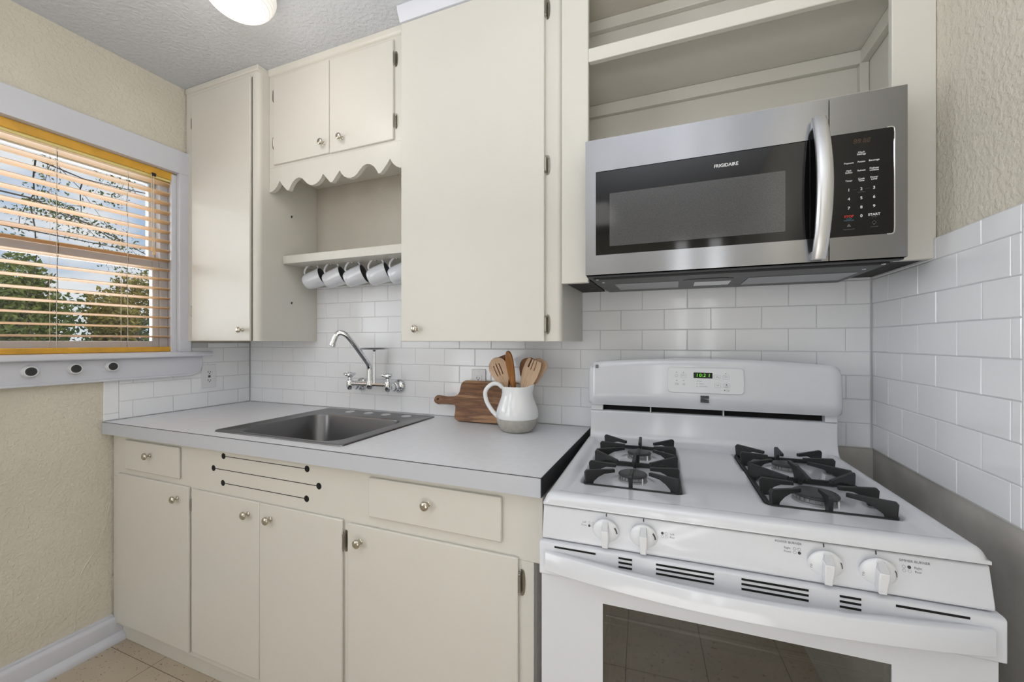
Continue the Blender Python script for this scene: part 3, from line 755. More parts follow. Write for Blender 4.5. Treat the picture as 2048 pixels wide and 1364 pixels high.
# ================================================================== MICROWAVE
mwv = thing('microwave_oven', 'stainless steel over-range microwave with black glass door', 'microwave', (.129, -.2, 1.462))
YD = -.413
MB().box(-.2495, .5075, -.374, -.012, 1.4685, 1.8720).build('body', 'steel_dark', mwv, bevel=.002)
m = MB()
m.box(-.2505, .3555, YD, -.3745, 1.4695, 1.5275); m.box(-.2505, .3555, YD, -.3745, 1.7770, 1.8735)
m.box(-.2505, -.2195, YD, -.3745, 1.5275, 1.7770); m.box(.3195, .3555, YD, -.3745, 1.5275, 1.7770)
md = m.build('door', 'steel', mwv, angle=30)
MB().box(-.2195, .3195, YD + .0022, -.380, 1.5275, 1.7770).build('door_glass', 'blackglass', md)
m = MB().box(.3170, .3555, YD - .0004, YD + .004, 1.527, 1.7775).build('glass_side', 'blackglass', md, bevel=.0003)
MB().prism(rrect(-.1791, .2646, 1.5520, 1.7085, .002, 2), YD + .0010, YD + .0030).build('window_mesh', 'mesh_window', md)
m = MB(); put_text(m, 'FRIGIDAIRE', .1288, YD + .0014, 1.7445, .0125, bold=True, rx=.92); m.build('brand_lettering', 'print_white', md, smooth=False)
m = MB()
hp = []
for k in range(25):
    t = k / 24; z = 1.822 - t * .350; b = math.sin(PI * t)
    hp.append((z, YD - .020 - .042 * b ** .8))
vs = []; fs = []
for i, (z, y) in enumerate(hp):
    wd = .0148 + .002 * math.sin(PI * i / 24); x = .3305 + .0015 * math.sin(PI * i / 24)
    for a, d in ((-1, .006), (-1, .0), (-.86, -.0035), (-.4, -.0055), (.4, -.0055), (.86, -.0035), (1, .0), (1, .006), (.8, .0105), (-.8, .0105)):
        vs.append((x + wd * a, y + d, z))
n = 10
for i in range(len(hp) - 1):
    for k in range(n): fs.append((i * n + k, i * n + (k + 1) % n, (i + 1) * n + (k + 1) % n, (i + 1) * n + k))
fs += [tuple(range(n)), tuple(range((len(hp) - 1) * n, len(hp) * n))]
m.add(vs, fs)
m.box(.319, .342, YD - .0205, YD + .002, 1.800, 1.820); m.box(.319, .342, YD - .0205, YD + .002, 1.474, 1.494)
m.build('handle', 'steel_handle', md, angle=50)
m = MB()
m.box(.3575, .5085, YD, -.3745, 1.4695, 1.5265); m.box(.3575, .5085, YD, -.3745, 1.7790, 1.8735); m.box(.4835, .5085, YD, -.3745, 1.5265, 1.7790)
cp_ = m.build('control_panel', 'steel', mwv, angle=30)
m = MB(); m.prism(rrect(.3577, .4830, 1.5268, 1.7787, .006, 4), YD + .0008, -.38); m.build('touch_panel', 'blackglass', cp_)
m = MB(); fr = rrect(.470, .4855, 1.5250, 1.7805, .006, 5)
m.tube([(.470, YD + .0005, 1.7800), (.479, YD, 1.7800), (.4835, YD, 1.7765), (.4845, YD, 1.765), (.4845, YD, 1.54), (.4835, YD, 1.529), (.479, YD, 1.5256), (.470, YD + .0005, 1.5256)], .0016, 8); m.build('panel_bead', 'chrome', cp_)
m = MB(); YT = YD + .0004
cxs = (.3966, .4213, .4460)
put_text(m, '88:88', .4222, YT, 1.7560, .0155, 5, shear=.12)
def lab(s, c, z, sz, mi=0, bold=True):
    ls = s.split('|')
    for i, l in enumerate(ls): put_text(m, l, cxs[c], YT, z + (len(ls) - 1) * sz * .42 - i * sz * .84, sz, mi, bold)
lab('Clock|Settings', 1, 1.7268, .0056)
lab('Popcorn', 0, 1.7058, .0056); lab('Potato', 1, 1.7062, .0056); lab('Beverage', 2, 1.7064, .0056)
lab('Melt|Soften', 0, 1.6848, .0056); lab('Reheat', 1, 1.6850, .0056); lab('Defrost|wt/time', 2, 1.6850, .0056)
lab('Timer', 0, 1.6625, .0056); lab('Cook|Time', 1, 1.6625, .0056); lab('Power|Level', 2, 1.6632, .0056)
for r_, (a, b, c) in enumerate((('1', '2', '3'), ('4', '5', '6'), ('7', '8', '9'))):
    z = (1.6400, 1.6179, 1.5956)[r_]
    for k, s in enumerate((a, b, c)): lab(s, k, z, .0094)
lab('0', 1, 1.5744, .0094); lab('START', 2, 1.5755, .0080); lab('STOP', 0, 1.5755, .0080, 1)
put_text(m, 'Quick Start', cxs[1], YT, 1.6325, .0034, 3); put_text(m, '+30 Sec', cxs[2], YT, 1.5695, .0034, 3)
put_text(m, 'Cancel', cxs[0], YT, 1.5695, .0036, 2); put_text(m, 'Control Lock', cxs[0], YT, 1.5658, .0036, 2)
for a, b in ((.4045, .4135), (.4285, .4375)): m.box(a, b, YT, YT + .0003, 1.6398, 1.6401, 3)
put_text(m, 'Vent Hi-Lo-Off', cxs[0], YT, 1.5440, .0036, 3); put_text(m, 'Hi-Lo-Off', cxs[2], YT, 1.5460, .0036, 3)
# bulb and fan icons
bc = (cxs[2], YT, 1.5565)
m.tube([(bc[0] + .0034 * math.cos(R(a)), YT, bc[2] + .0034 * math.sin(R(a))) for a in range(-60, 241, 20)], .00035, 5, 3)
m.box(bc[0] - .0013, bc[0] + .0013, YT, YT + .0003, bc[2] - .0052, bc[2] - .0034, 3)
for k in range(3):
    a = R(90 + 120 * k); m.disc((cxs[0] + .0022 * math.cos(a), YT, 1.5530 + .0022 * math.sin(a)), .0017, n=10, mi=3)
m.build('panel_lettering', ['print_white', 'print_red', 'print_blue', 'print_grey', 'print_grey', 'print_dim'], cp_, smooth=False, fix=False)
# underside
m = MB(); m.box(-.2495, .5075, -.400, -.3745, 1.4655, 1.4690); m.box(-.236, .494, -.366, -.020, 1.4615, 1.4684); m.build('underside_plate', 'steel_dark', mwv, bevel=.001)
m = MB(); m.box(-.23, .488, -.364, -.315, 1.4605, 1.4617); m.build('front_vent_strip', 'black', mwv)
for a, b in ((-.185, .012), (.205, .470)):
    MB().box(a, b, -.245, -.10, 1.4590, 1.4616).build('grease_filter', 'filter', mwv, bevel=.0008)
MB().box(.060, .165, -.20, -.115, 1.4595, 1.4616).build('cooktop_light_lens', 'enamel_plastic', mwv, bevel=.0008)
m = MB(); m.box(.035, .150, -.275, -.266, 1.4600, 1.4616); m.box(.025, .165, -.262, -.258, 1.4603, 1.4616); each(m, 'lamp_cover_latch', 'black', mwv)
m = MB()
for x, y in ((-.215, -.30), (.465, -.30), (-.222, -.37), (.48, -.37)): m.lathe([(.005, 0), (.004, -.0015), (.001, -.002)], 10, Matrix.Translation((x, y, 1.4612)))
each(m, 'screw', 'chrome', mwv)

# ================================================================== GAS RANGE  (local frame: u right, v back, z up; turned 2 degrees)
rg = thing('gas_range', 'white freestanding gas range with four burners and green clock display', 'range', (-.278, -.750, FZ), R(2.0), off=(0, 0, FZ))
U0, U1 = .0, .766
m = MB(); m.box(.004, .10, .012, .640, .05, .826); m.box(.666, .762, .012, .640, .05, .826); m.box(.10, .666, .012, .640, .76, .826); m.box(.10, .666, .012, .640, .05, .25); m.box(.004, .762, .03, .640, .826, .897)
m.build('body', 'enamel', rg, bevel=.003)
m = MB(); m.box(.1005, .6655, .43, .44, .2505, .7595); m.box(.1005, .104, .014, .43, .2505, .7595); m.box(.662, .6655, .014, .43, .2505, .7595); m.box(.104, .662, .014, .43, .2505, .254); m.box(.104, .662, .014, .43, .756, .7595)
m.build('oven_liner', 'liner', rg)
for zr in (.655, .47):
    m = MB(); m.tube([(.112, .03, zr), (.654, .03, zr), (.654, .41, zr), (.112, .41, zr)], .0032, 8, closed=True)
    for k in range(14): m.tube([(.145 + k * .0365, .03, zr), (.145 + k * .0365, .41, zr)], .0017, 6)
    m.tube([(.112, .03, zr - .016), (.654, .03, zr - .016)], .0022, 6)
    m.build('oven_rack', 'chrome', rg)
MB().box(.03, .736, .05, .60, FZ, .05).build('base', 'black', rg)
# cooktop as a pressed sheet with raised rim and two grate wells
def sstep(a, b, x):
    t = min(max((x - a) / (b - a), 0), 1); return t * t * (3 - 2 * t)
def rbox(u, v, u0, u1, v0, v1, r):
    """signed distance to rounded rectangle, negative inside"""
    cx_, cy_ = (u0 + u1) / 2, (v0 + v1) / 2; qx = abs(u - cx_) - (u1 - u0) / 2 + r; qy = abs(v - cy_) - (v1 - v0) / 2 + r
    return math.hypot(max(qx, 0), max(qy, 0)) + min(max(qx, qy), 0) - r
WELLS = ((.060, .306, .118, .568), (.466, .716, .118, .568))
BURN = ((.183, .221, .0335), (.190, .447, .0325), (.588, .217, .0425), (.588, .458, .0305))
def ctz(u, v):
    e = -rbox(u, v, .0, .766, -.004, .66, .018)            # distance inward from the edge
    z = .9055 + .0195 * math.sqrt(max(0, 1 - (1 - min(e / .020, 1)) ** 2))
    z -= .011 * sstep(.026, .052, min(e, v + .004 if False else e))
    if v < .2: z += 0
    for wl_ in WELLS:
        d = rbox(u, v, *wl_, .022); z -= .015 * sstep(.002, -.012, d)
        if d < 0:
            z += .002 * sstep(0, 1, math.exp(-((v - .338) / .05) ** 2))
    for bx, by, br in BURN:
        r_ = math.hypot(u - bx, v - by); z += .004 * sstep(br + .03, br + .004, r_)
    return z
NU, NV = 156, 128
m = MB(); vs = []
for j in range(NV + 1):
    v = -.004 + .612 * j / NV
    for i in range(NU + 1):
        u = .766 * i / NU; vs.append((u, v, ctz(u, v)))
fs = [(j * (NU + 1) + i, j * (NU + 1) + i + 1, (j + 1) * (NU + 1) + i + 1, (j + 1) * (NU + 1) + i) for j in range(NV) for i in range(NU)]
# skirt
loop = [i for i in range(NU + 1)] + [j * (NU + 1) + NU for j in range(1, NV + 1)]
base = len(vs)
edge = [i for i in range(NU, -1, -1)]
def skirt(idx):
    b = len(vs)
    for k in idx: vs.append((vs[k][0], vs[k][1], .900))
    for a in range(len(idx) - 1): fs.append((idx[a], idx[a + 1], b + a + 1, b + a))
skirt([i for i in range(NU + 1)]); skirt([j * (NU + 1) for j in range(NV + 1)]); skirt([j * (NU + 1) + NU for j in range(NV + 1)])
m.add(vs, fs); m.build('cooktop', 'enamel', rg, angle=60)
# upstand behind the cooktop
prof = [(.560, .9150), (.572, .9165), (.585, .922), (.594, .934), (.599, .952), (.602, .985), (.603, 1.0185), (.609, 1.0215), (.65, 1.0215), (.65, .90), (.56, .90)]
m = MB().prism(prof, .0135, .7625, 'x'); m.build('cooktop_upstand', 'enamel', rg, angle=50, bevel=.003)
# dark vent gap under the backguard
m = MB(); m.box(.02, .757, .625, .65, 1.0215, 1.050, 0); m.build('vent_recess', 'void', rg)
m = MB(); m.box(.016, .058, .600, .650, 1.0217, 1.046); m.box(.7288, .7605, .600, .650, 1.0217, 1.046); m.box(.2195, .2235, .603, .650, 1.0217, 1.046); m.box(.4480, .4520, .603, .650, 1.0217, 1.046); each(m, 'vent_divider', 'enamel', rg, bevel=.001)
# backguard: arched, slightly bellied
m = MB(); NB = 48; NZ = 14
def topz(u):
    t = (u - .3895) / .381; e = abs(t)
    return 1.2115 - .0175 * t * t - (.030 * (1 - math.sqrt(max(0, 1 - ((e - .93) / .07) ** 2))) if e > .93 else 0)
vs = []; fs = []
for i in range(NB + 1):
    t = -1 + 2 * i / NB; t = math.copysign(1 - (1 - abs(t)) ** 1.35, t)
    u = .3895 + .381 * t; e = abs(t)
    zt = topz(u); zb = 1.0435 - .010 * 0 + .0015 * 0 + (.008 * (1 - math.sqrt(max(0, 1 - ((e - .96) / .04) ** 2))) if e > .96 else 0)
    for k in range(NZ + 1):
        s = k / NZ; z = zb + (zt - zb) * s
        if s < .25: bel = .5 + .5 * math.sin(PI / 2 * s / .25)
        else: bel = 1 - .35 * ((s - .25) / .75) ** 1.4
        if k == NZ: bel -= .22
        edge_ = 1 - (.55 * max(0, (e - .93) / .07) ** 2)
        v = .602 - .026 * bel * edge_
        vs.append((u, v, z))
for i in range(NB):
    for k in range(NZ): fs.append((i * (NZ + 1) + k, (i + 1) * (NZ + 1) + k, (i + 1) * (NZ + 1) + k + 1, i * (NZ + 1) + k + 1))
nb = len(vs)
for i in range(NB + 1):
    for k in (0, NZ):
        x_, y_, z_ = vs[i * (NZ + 1) + k]; vs.append((x_, .668, z_ + (0 if k else 0)))
for i in range(NB):
    a, b = i * (NZ + 1), (i + 1) * (NZ + 1)
    fs.append((a, nb + 2 * i, nb + 2 * i + 2, b)); fs.append((a + NZ, b + NZ, nb + 2 * i + 3, nb + 2 * i + 1)); fs.append((nb + 2 * i, nb + 2 * i + 1, nb + 2 * i + 3, nb + 2 * i + 2))
fs.append(tuple(list(range(0, NZ + 1)) + [nb + 1, nb])); fs.append(tuple(list(range(NB * (NZ + 1), NB * (NZ + 1) + NZ + 1)) + [nb + 2 * NB + 1, nb + 2 * NB]))
m.add(vs, fs); bgd = m.build('backguard', 'enamel', rg, angle=50)
# control display panel: front is nearly flat here
PV = .5762
def pnl(z): return .602 - .026 * (1 - .35 * max(0, ((z - 1.0435) / (1.2105 - 1.0435) - .25) / .75) ** 1.4) - .0012
VP = pnl(1.14)
tilt = (pnl(1.185) - pnl(1.095)) / .09
def onp(z, d=0): return VP + tilt * (z - 1.14) - d
class PM(MB):
    """flat graphics laid on the leaning panel face"""
    def add(s, vs, fs, mi=0, mat=None):
        return MB.add(s, [(a, onp(z, y), z) for a, y, z in vs], fs, mi, mat)
m = PM(); m.prism(rrect(.2765, .5050, 1.0995, 1.1828, .012, 6), .0032, -.006, 'y'); pn = m.build('display_panel', 'enamel_plastic', bgd, bevel=.0012)
m = PM(); m.prism(rrect(.3568, .4137, 1.1485, 1.1670, .001, 2), .0038, .0030); ds = m.build('clock_display', 'blackglass', pn)
m = PM(); [put_text(m, c_, x_, .0042, 1.1578, .0150, shear=.12) for c_, x_ in (('1', .3680), ('0', .3775), (':', .3832), ('2', .3902), ('1', .4040))]; m.build('clock_digits', 'green_led', ds, smooth=False, fix=False)
m = PM(); q = .0036
def sx(px): return .2765 + (px - 240) / (1820 - 240) * .2285
def sz(py): return 1.1828 - (py - 258) / (800 - 258) * .0833
for px, py in ((432, 365), (580, 365), (1460, 372), (437, 540), (588, 540)): m.disc((sx(px), q, sz(py)), .0014, n=10, mi=0)
m.tube([(sx(432) + .0042 * math.cos(a), q, sz(437) + .0042 * math.sin(a)) for a in [2 * PI * k / 18 for k in range(18)]], .0003, 4, 0, closed=True)
for s_, px, py in (('Bake', 582, 437), ('Broil', 1462, 447), ('Timer|On/Off', 438, 610), ('Self|Clean', 590, 612), ('STOP|Clear', 1475, 640), ('Oven|Lock', 1502, 720)):
    for i, l in enumerate(s_.split('|')): put_text(m, l, sx(px), q, sz(py) - i * .0036 + .001, .0042, 0)
for s_, py in (('OVEN', 545), ('PREHEAT', 600), ('DOOR LOCKED', 655)):
    m.disc((sx(870), q, sz(py)), .0012, n=8); put_text(m, s_, sx(905 + len(s_) * 8), q, sz(py), .0034)
for px, py, s_ in ((1285, 448, 1), (1293, 622, -1)):
    x, z = sx(px), sz(py); m.tube([(x - .004, q, z - .002 * s_), (x, q, z + .002 * s_), (x + .004, q, z - .002 * s_)], .0006, 4)
m.disc((sx(1472), q, sz(606)), .0018, n=10, mi=1); m.disc((sx(1432), q, sz(720)), .0018, n=10, mi=1)
for px, py, ww in ((585, 437, .0085), (1285, 448, .0088), (1293, 622, .0088), (1465, 447, .0092), (1475, 622, .0092)):
    m.tube([(a, q, b) for a, b in rrect(sx(px) - ww, sx(px) + ww, sz(py) - .0066, sz(py) + .0066, .003, 3)], .00018, 4, 2, closed=True)
m.build('panel_lettering', ['print_grey', 'print_dark', 'print_grey'], pn, smooth=False, fix=False)
# brand badge: square with a slashed white wave
m = PM(); ex, ez, eh = .3905, 1.0800, .0112; d_ = .0012
m.prism(rrect(ex - .0125, ex + .0125, ez + .0040, ez + .0112, .001, 2), d_ + .0012, -.004)
m.prism([(ex - .0125, ez + .0025), (ex - .0125, ez - .0020), (ex - .004, ez + .0014), (ex + .006, ez + .0018), (ex + .0125, ez + .0008), (ex + .0125, ez + .0025)], d_ + .0012, -.004)
m.prism([(ex - .0125, ez - .0112), (ex - .0125, ez - .0042), (ex - .005, ez - .0008), (ex + .004, ez - .0006), (ex + .0125, ez - .0032), (ex + .0125, ez - .0048), (ex + .003, ez - .0062), (ex - .004, ez - .0075), (ex + .004, ez - .0078), (ex + .0125, ez - .0074), (ex + .0125, ez - .0112)], d_ + .0012, -.004)
m.build('brand_badge', 'print_dark', bgd, smooth=False)
m = PM(); put_text(m, 'gas', .025, .0002, 1.180, .006); m.box(.0345, .0445, .0002, .0004, 1.1745, 1.1865, 0); m.build('corner_label', 'print_grey', bgd, smooth=False)

# grates
def arm(mb, root, tip, zb=.9045, zt=.9455, th=.0088):
    r0 = Vector(root); d = Vector(tip) - r0; L = d.length; a = math.atan2(d.y, d.x)
    pr = [(0, zb), (-.003, zt - .006), (.002, zt), (L, zt - .004), (L, zt - .0125), (L * .62, zt - .0135), (L * .42, zt - .020), (.020, zb + .011), (.018, zb)]
    mt = Matrix.Translation((r0.x, r0.y, 0)) @ Matrix.Rotation(a, 4, 'Z')
    mb.prism(pr, -th / 2, th / 2, 'y', 0, mt)
def grate(u0, u1, v0, v1, b1, b2, label):
    cu = (u0 + u1) / 2; vm = (v0 + v1) / 2
    m = MB(); fr = rrect(u0, u1, v0, v1, .022, 6)
    fin = rrect(u0 + .009, u1 - .009, v0 + .009, v1 - .009, .014, 6)
    n = len(fr); vs = [(a, b, z) for z in (.9030, .9130) for a, b in fr] + [(a, b, z) for z in (.9030, .9130) for a, b in fin]
    fs = []
    for k in range(n):
        k2 = (k + 1) % n
        fs += [(k, k2, n + k2, n + k), (2 * n + k, 3 * n + k, 3 * n + k2, 2 * n + k2), (n + k, n + k2, 3 * n + k2, 3 * n + k), (k, 2 * n + k, 2 * n + k2, k2)]
    m.add(vs, fs)
    m.box(u0 + .005, u1 - .005, vm - .0045, vm + .0045, .9035, .9160)
    w_ = .068
    for (bu, bv), vc in ((b1, v0), (b2, v1)):
        s = 1 if vc == v0 else -1
        arm(m, (u0 + .008, vc + s * .008), (bu - .043, bv - s * .045)); arm(m, (u1 - .008, vc + s * .008), (bu + .043, bv - s * .045))
        arm(m, (u0 + .005, bv), (bu - .043, bv)); arm(m, (u1 - .005, bv), (bu + .043, bv))
        arm(m, (u0 + .006, vm - s * .006), (bu - .043, bv + s * .040)); arm(m, (u1 - .006, vm - s * .006), (bu + .043, bv + s * .040))
        arm(m, (bu, vc + s * .004), (bu, bv - s * .030)); arm(m, (bu, vm - s * .001), (bu, bv + s * .038))
    g = m.build('grate', 'iron', rg, bevel=.0012, angle=40); g['label'] = label
    return g
grate(.066, .300, .124, .560, (.183, .221), (.190, .450), 'left cast iron grate')
grate(.472, .709, .124, .560, (.588, .219), (.588, .458), 'right cast iron grate')
for bx, by, br in BURN:
    mt = Matrix.Translation((bx, by, 0)); zc = ctz(bx, by)
    m = MB().lathe([(br + .004, zc - .002), (br + .003, zc + .004), (br - .001, zc + .0055), (br - .001, zc + .0125), (br - .004, zc + .0135)], 40, mt, cap0=False)
    for k in range(26):
        a = 2 * PI * k / 26; m.box(br - .003, br + .0018, -.0022, .0022, zc + .0065, zc + .0135, 0, mt @ Matrix.Rotation(a, 4, 'Z'))
    bo = m.build('burner_head', 'alu', rg, angle=40)
    MB().lathe([(br - .003, zc + .0125), (br + .0030, zc + .0140), (br + .0036, zc + .0165), (br + .0015, zc + .0190), (br - .006, zc + .0200), (.001, zc + .0206)], 40, mt).build('burner_cap', 'cap', bo, angle=50)
    MB().lathe([(.002, zc - .002), (.002, zc + .014), (.0008, zc + .016)], 8, Matrix.Translation((bx + (br + .008) * math.cos(-.9), by + (br + .008) * math.sin(-.9), 0))).build('igniter', 'plate', bo)

# control panel with four knobs
m = MB().prism([(.000, .8950), (.0025, .8968), (.03, .8968), (.03, .8265), (-.010, .8265), (-.0135, .8300), (-.0125, .838)], .0, .766, 'x'); cpn = m.build('control_panel', 'enamel', rg, bevel=.0045, seg=3, angle=50)
ang = math.atan2(.0130, .065)         # the panel leans: lower edge further out
def pv(z): return .0002 - .0128 * (.8985 - z) / (.8985 - .8320)
for i, (ku, lb) in enumerate(((.1405, 0), (.2175, 1), (.5345, 2), (.6125, 3))):
    mt = Matrix.Translation((ku, pv(.8615) - .0006, .8615)) @ Matrix.Rotation(R(90) - ang * 0 + math.atan(.0128 / .0665) * 1.0, 4, 'X') @ Matrix.Rotation(0, 4, 'Z')
    # local z points out of the panel, local y points up the panel
    m = MB().lathe([(.0275, 0), (.0275, .0025), (.0262, .0045), (.0200, .0085), (.0120, .0100), (.001, .0102)], 44, mt)
    kn = m.build('burner_knob', 'enamel_plastic', cpn, angle=40)
    g = MB(); g.prism([(-.0062, -.0255), (.0062, -.0255), (.0080, .006), (.0074, .0155), (-.0074, .0155), (-.0080, .006)], .003, .0245, 'z', 0, mt)
    # slope the top of the grip down toward the disc
    g.prism([(-.0074, .0155), (.0074, .0155), (.0060, .0262), (-.0060, .0262)], .003, .0080, 'z', 0, mt)
    gr = g.build('grip', 'enamel_plastic', kn, bevel=.0022, seg=3)
    g = MB(); g.add([(-.0062, .0158, .0246 - .0008), (.0062, .0158, .0246 - .0008), (.0052, .0258, .0085), (-.0052, .0258, .0085)], [(0, 1, 2, 3)], 0, mt)
    g.add([(-.0062, .0158, .0238), (-.0052, .0258, .0085), (-.0074, .0155, .0080)], [(0, 1, 2)], 0, mt); g.add([(.0062, .0158, .0238), (.0074, .0155, .0080), (.0052, .0258, .0085)], [(0, 1, 2)], 0, mt)
    g.build('pointer', 'pointer', kn, smooth=False)
    g = MB()
    if lb < 2:
        for t_ in range(6):
            a = R(38 - t_ * 6); 
            g.add([(.0222 * math.cos(a), .0222 * math.sin(a), .0078), (.0250 * math.cos(a), .0250 * math.sin(a), .0060), (.0250 * math.cos(a - R(5)), .0250 * math.sin(a - R(5)), .0060), (.0222 * math.cos(a - R(5)), .0222 * math.sin(a - R(5)), .0078)], [(0, 1, 2, 3)], 0, mt)
    else:
        for t_ in range(5):
            a = R(30 - t_ * 6)
            g.add([(.0236 * math.cos(a), .0236 * math.sin(a), .0070), (.0250 * math.cos(a), .0250 * math.sin(a), .0060), (.0250 * math.cos(a - R(6)), .0250 * math.sin(a - R(6)), .0060), (.0236 * math.cos(a - R(6)), .0236 * math.sin(a - R(6)), .0070)], [(0, 1, 2, 3)], 0, mt)
        v_, f_ = text_mesh('LO', .0058)
        g.add([(-.0233 + q_ * .8, -.002 + p_, .0074) for p_, q_, c_ in v_], f_, 0, mt)
    g.disc((0, 0, 0), .00001, 'z'); g.build('knob_marks', 'print_dark', kn, smooth=False, fix=False)
class CM(MB):
    def add(s, vs, fs, mi=0, mat=None): return MB.add(s, [(a, pv(z) - y - .0004, z) for a, y, z in vs], fs, mi, mat)
m = CM()
for ku in (.1405, .2175, .5345, .6125): m.box(ku - .0010, ku + .0010, 0, .0002, .8900, .8965, 1)
def four(u, z, filled):
    for k, (a, b) in enumerate(((0, 1), (1, 1), (0, 0), (1, 0))):
        c = (u + a * .0075, 0, z + b * .0062)
        if k == filled: m.disc(c, .0027, n=12, mi=1)
        else: m.tube([(c[0] + .0024 * math.cos(q), 0, c[2] + .0024 * math.sin(q)) for q in [2 * PI * j / 12 for j in range(12)]], .00018, 4, 0, closed=True)
T5 = .0052
put_text(m, 'Left', .0935, 0, .8730, T5); put_text(m, 'Front', .0930, 0, .8668, T5); four(.1045, .8668, 2)
four(.2545, .8672, 0); put_text(m, 'Left', .2735, 0, .8738, T5); put_text(m, 'Rear', .2738, 0, .8676, T5)
put_text(m, 'POWER BURNER', .4780, 0, .8895, .0058); put_text(m, 'Right', .4760, 0, .8800, T5); put_text(m, 'Front', .4760, 0, .8738, T5); four(.4880, .8738, 3)
put_text(m, 'SIMMER BURNER', .6660, 0, .8865, .0058); four(.6505, .8708, 1); put_text(m, 'Right', .6700, 0, .8770, T5); put_text(m, 'Rear', .6700, 0, .8708, T5)
m.build('panel_lettering', ['print_grey', 'print_dark'], cpn, smooth=False, fix=False)

# oven door
m = MB()
m.box(.0, .135, -.018, .010, .19, .752); m.box(.628, .766, -.018, .010, .19, .752); m.box(.135, .628, -.018, .010, .710, .752); m.box(.135, .628, -.018, .010, .19, .36)
od = m.build('oven_door', 'enamel', rg, angle=30)
m = MB().prism([(-.024, .7525), (-.024, .8200), (-.0215, .8235), (-.016, .8248), (.010, .8248), (.010, .7525)], -.004, .774, 'x'); m.build('door_top_trim', 'enamel', od, bevel=.002, angle=50)
slots = []
for a, b, zs in ((.0308, .1206, (.8165,)), (.168, .1955, (.8165, .8073, .7980)), (.2422, .3487, (.8165, .8073, .7980)), (.3961, .5044, (.8165, .8073, .7980)), (.5512, .5823, (.8165, .8073, .7980)), (.6309, .7276, (.8165,))):
    for z in zs: slots.append((a, b, z))
m = MB()
for a, b, z in slots: m.box(a, b, -.0248, -.020, z - .0019, z + .0019)
each(m, 'vent_slot', 'void', od, smooth=False)
m = MB(); NH = 40; vs = []; fs = []
for i in range(NH + 1):
    t = i / NH; u = .012 + t * .742; b = math.sin(PI * t) ** .85
    vo = -.034 - .046 * b
    zt, zb = .8075 - .001 * b, .7640 + .003 * b
    for dv, z in ((0, zb + .003), (0, zt - .003), (.003, zt), (.020, zt - .001), (.024, zt - .006), (.024, zb + .006), (.018, zb), (.004, zb)): vs.append((u, vo + dv, z))
n = 8
for i in range(NH):
    for k in range(n): fs.append((i * n + k, i * n + (k + 1) % n, (i + 1) * n + (k + 1) % n, (i + 1) * n + k))
fs += [tuple(range(n)), tuple(range(NH * n, NH * n + n))]
m.add(vs, fs)
m.box(.012, .034, -.033, -.022, .768, .804); m.box(.732, .754, -.033, -.022, .768, .804)
m.build('handle', 'enamel', od, angle=50)
MB().box(.136, .627, -.0155, -.0125, .3605, .7095).build('door_window', 'oven_glass', od)

# ================================================================== PITCHER, UTENSILS, CUTTING BOARD
PX, PY = -.566, -.165
pt = thing('pitcher', 'white ceramic pitcher with unglazed grey base holding wooden utensils', 'pitcher', (PX, PY, CT))
def pitch_ring(r, z, spout, n=56):
    out = []
    for k in range(n):
        a = 2 * PI * k / n; d = math.exp(-((math.atan2(math.sin(a - R(-8)), math.cos(a - R(-8)))) / .33) ** 2)
        rr = r * (1 + spout * d); out.append((PX + rr * math.cos(a), PY + rr * math.sin(a), CT + z + .010 * d * (spout > .1) * (1 if z > .15 else 0)))
    return out
def skin(rings, cap0=True, cap1=False):
    n = len(rings[0]); vs = [v for r in rings for v in r]
    fs = [(j * n + k, j * n + (k + 1) % n, (j + 1) * n + (k + 1) % n, (j + 1) * n + k) for j in range(len(rings) - 1) for k in range(n)]
    if cap0: fs.append(tuple(range(n - 1, -1, -1)))
    if cap1: fs.append(tuple(range((len(rings) - 1) * n, len(rings) * n)))
    return vs, fs
prof = [(.0795, .052, 0), (.0825, .060, 0), (.0790, .085, 0), (.0718, .105, 0), (.0655, .122, 0), (.0612, .136, .02), (.0595, .148, .05), (.0605, .160, .10), (.0625, .170, .15), (.0627, .172, .15),
        (.0605, .1735, .15), (.0585, .171, .14), (.0560, .150, .05), (.0575, .136, .02), (.0660, .105, 0), (.075, .07, 0), (.070, .02, 0), (.001, .012, 0)]
m = MB(); m.add(*skin([pitch_ring(r, z, s) for r, z, s in prof], cap0=False, cap1=True)); m.build('glazed_body', 'ceramic', pt, angle=70)
m = MB(); m.add(*skin([pitch_ring(r, z, 0) for r, z in ((.050, .0), (.058, .002), (.068, .012), (.0765, .030), (.0800, .046), (.0797, .0522))])); m.build('unglazed_base', 'stone', pt, angle=70)
hd = bez([(-.058, 0, .166), (-.078, 0, .180), (-.104, 0, .176), (-.126, 0, .150), (-.123, 0, .115), (-.105, 0, .082), (-.088, 0, .062), (-.074, 0, .050)], 6)
m = MB(); hr = R(12)
m.tube([(PX + p.x * math.cos(hr), PY + p.x * math.sin(hr), CT + p.z) for p in hd], [.0085] * len(hd), 14); m.build('handle', 'ceramic', pt, angle=70)

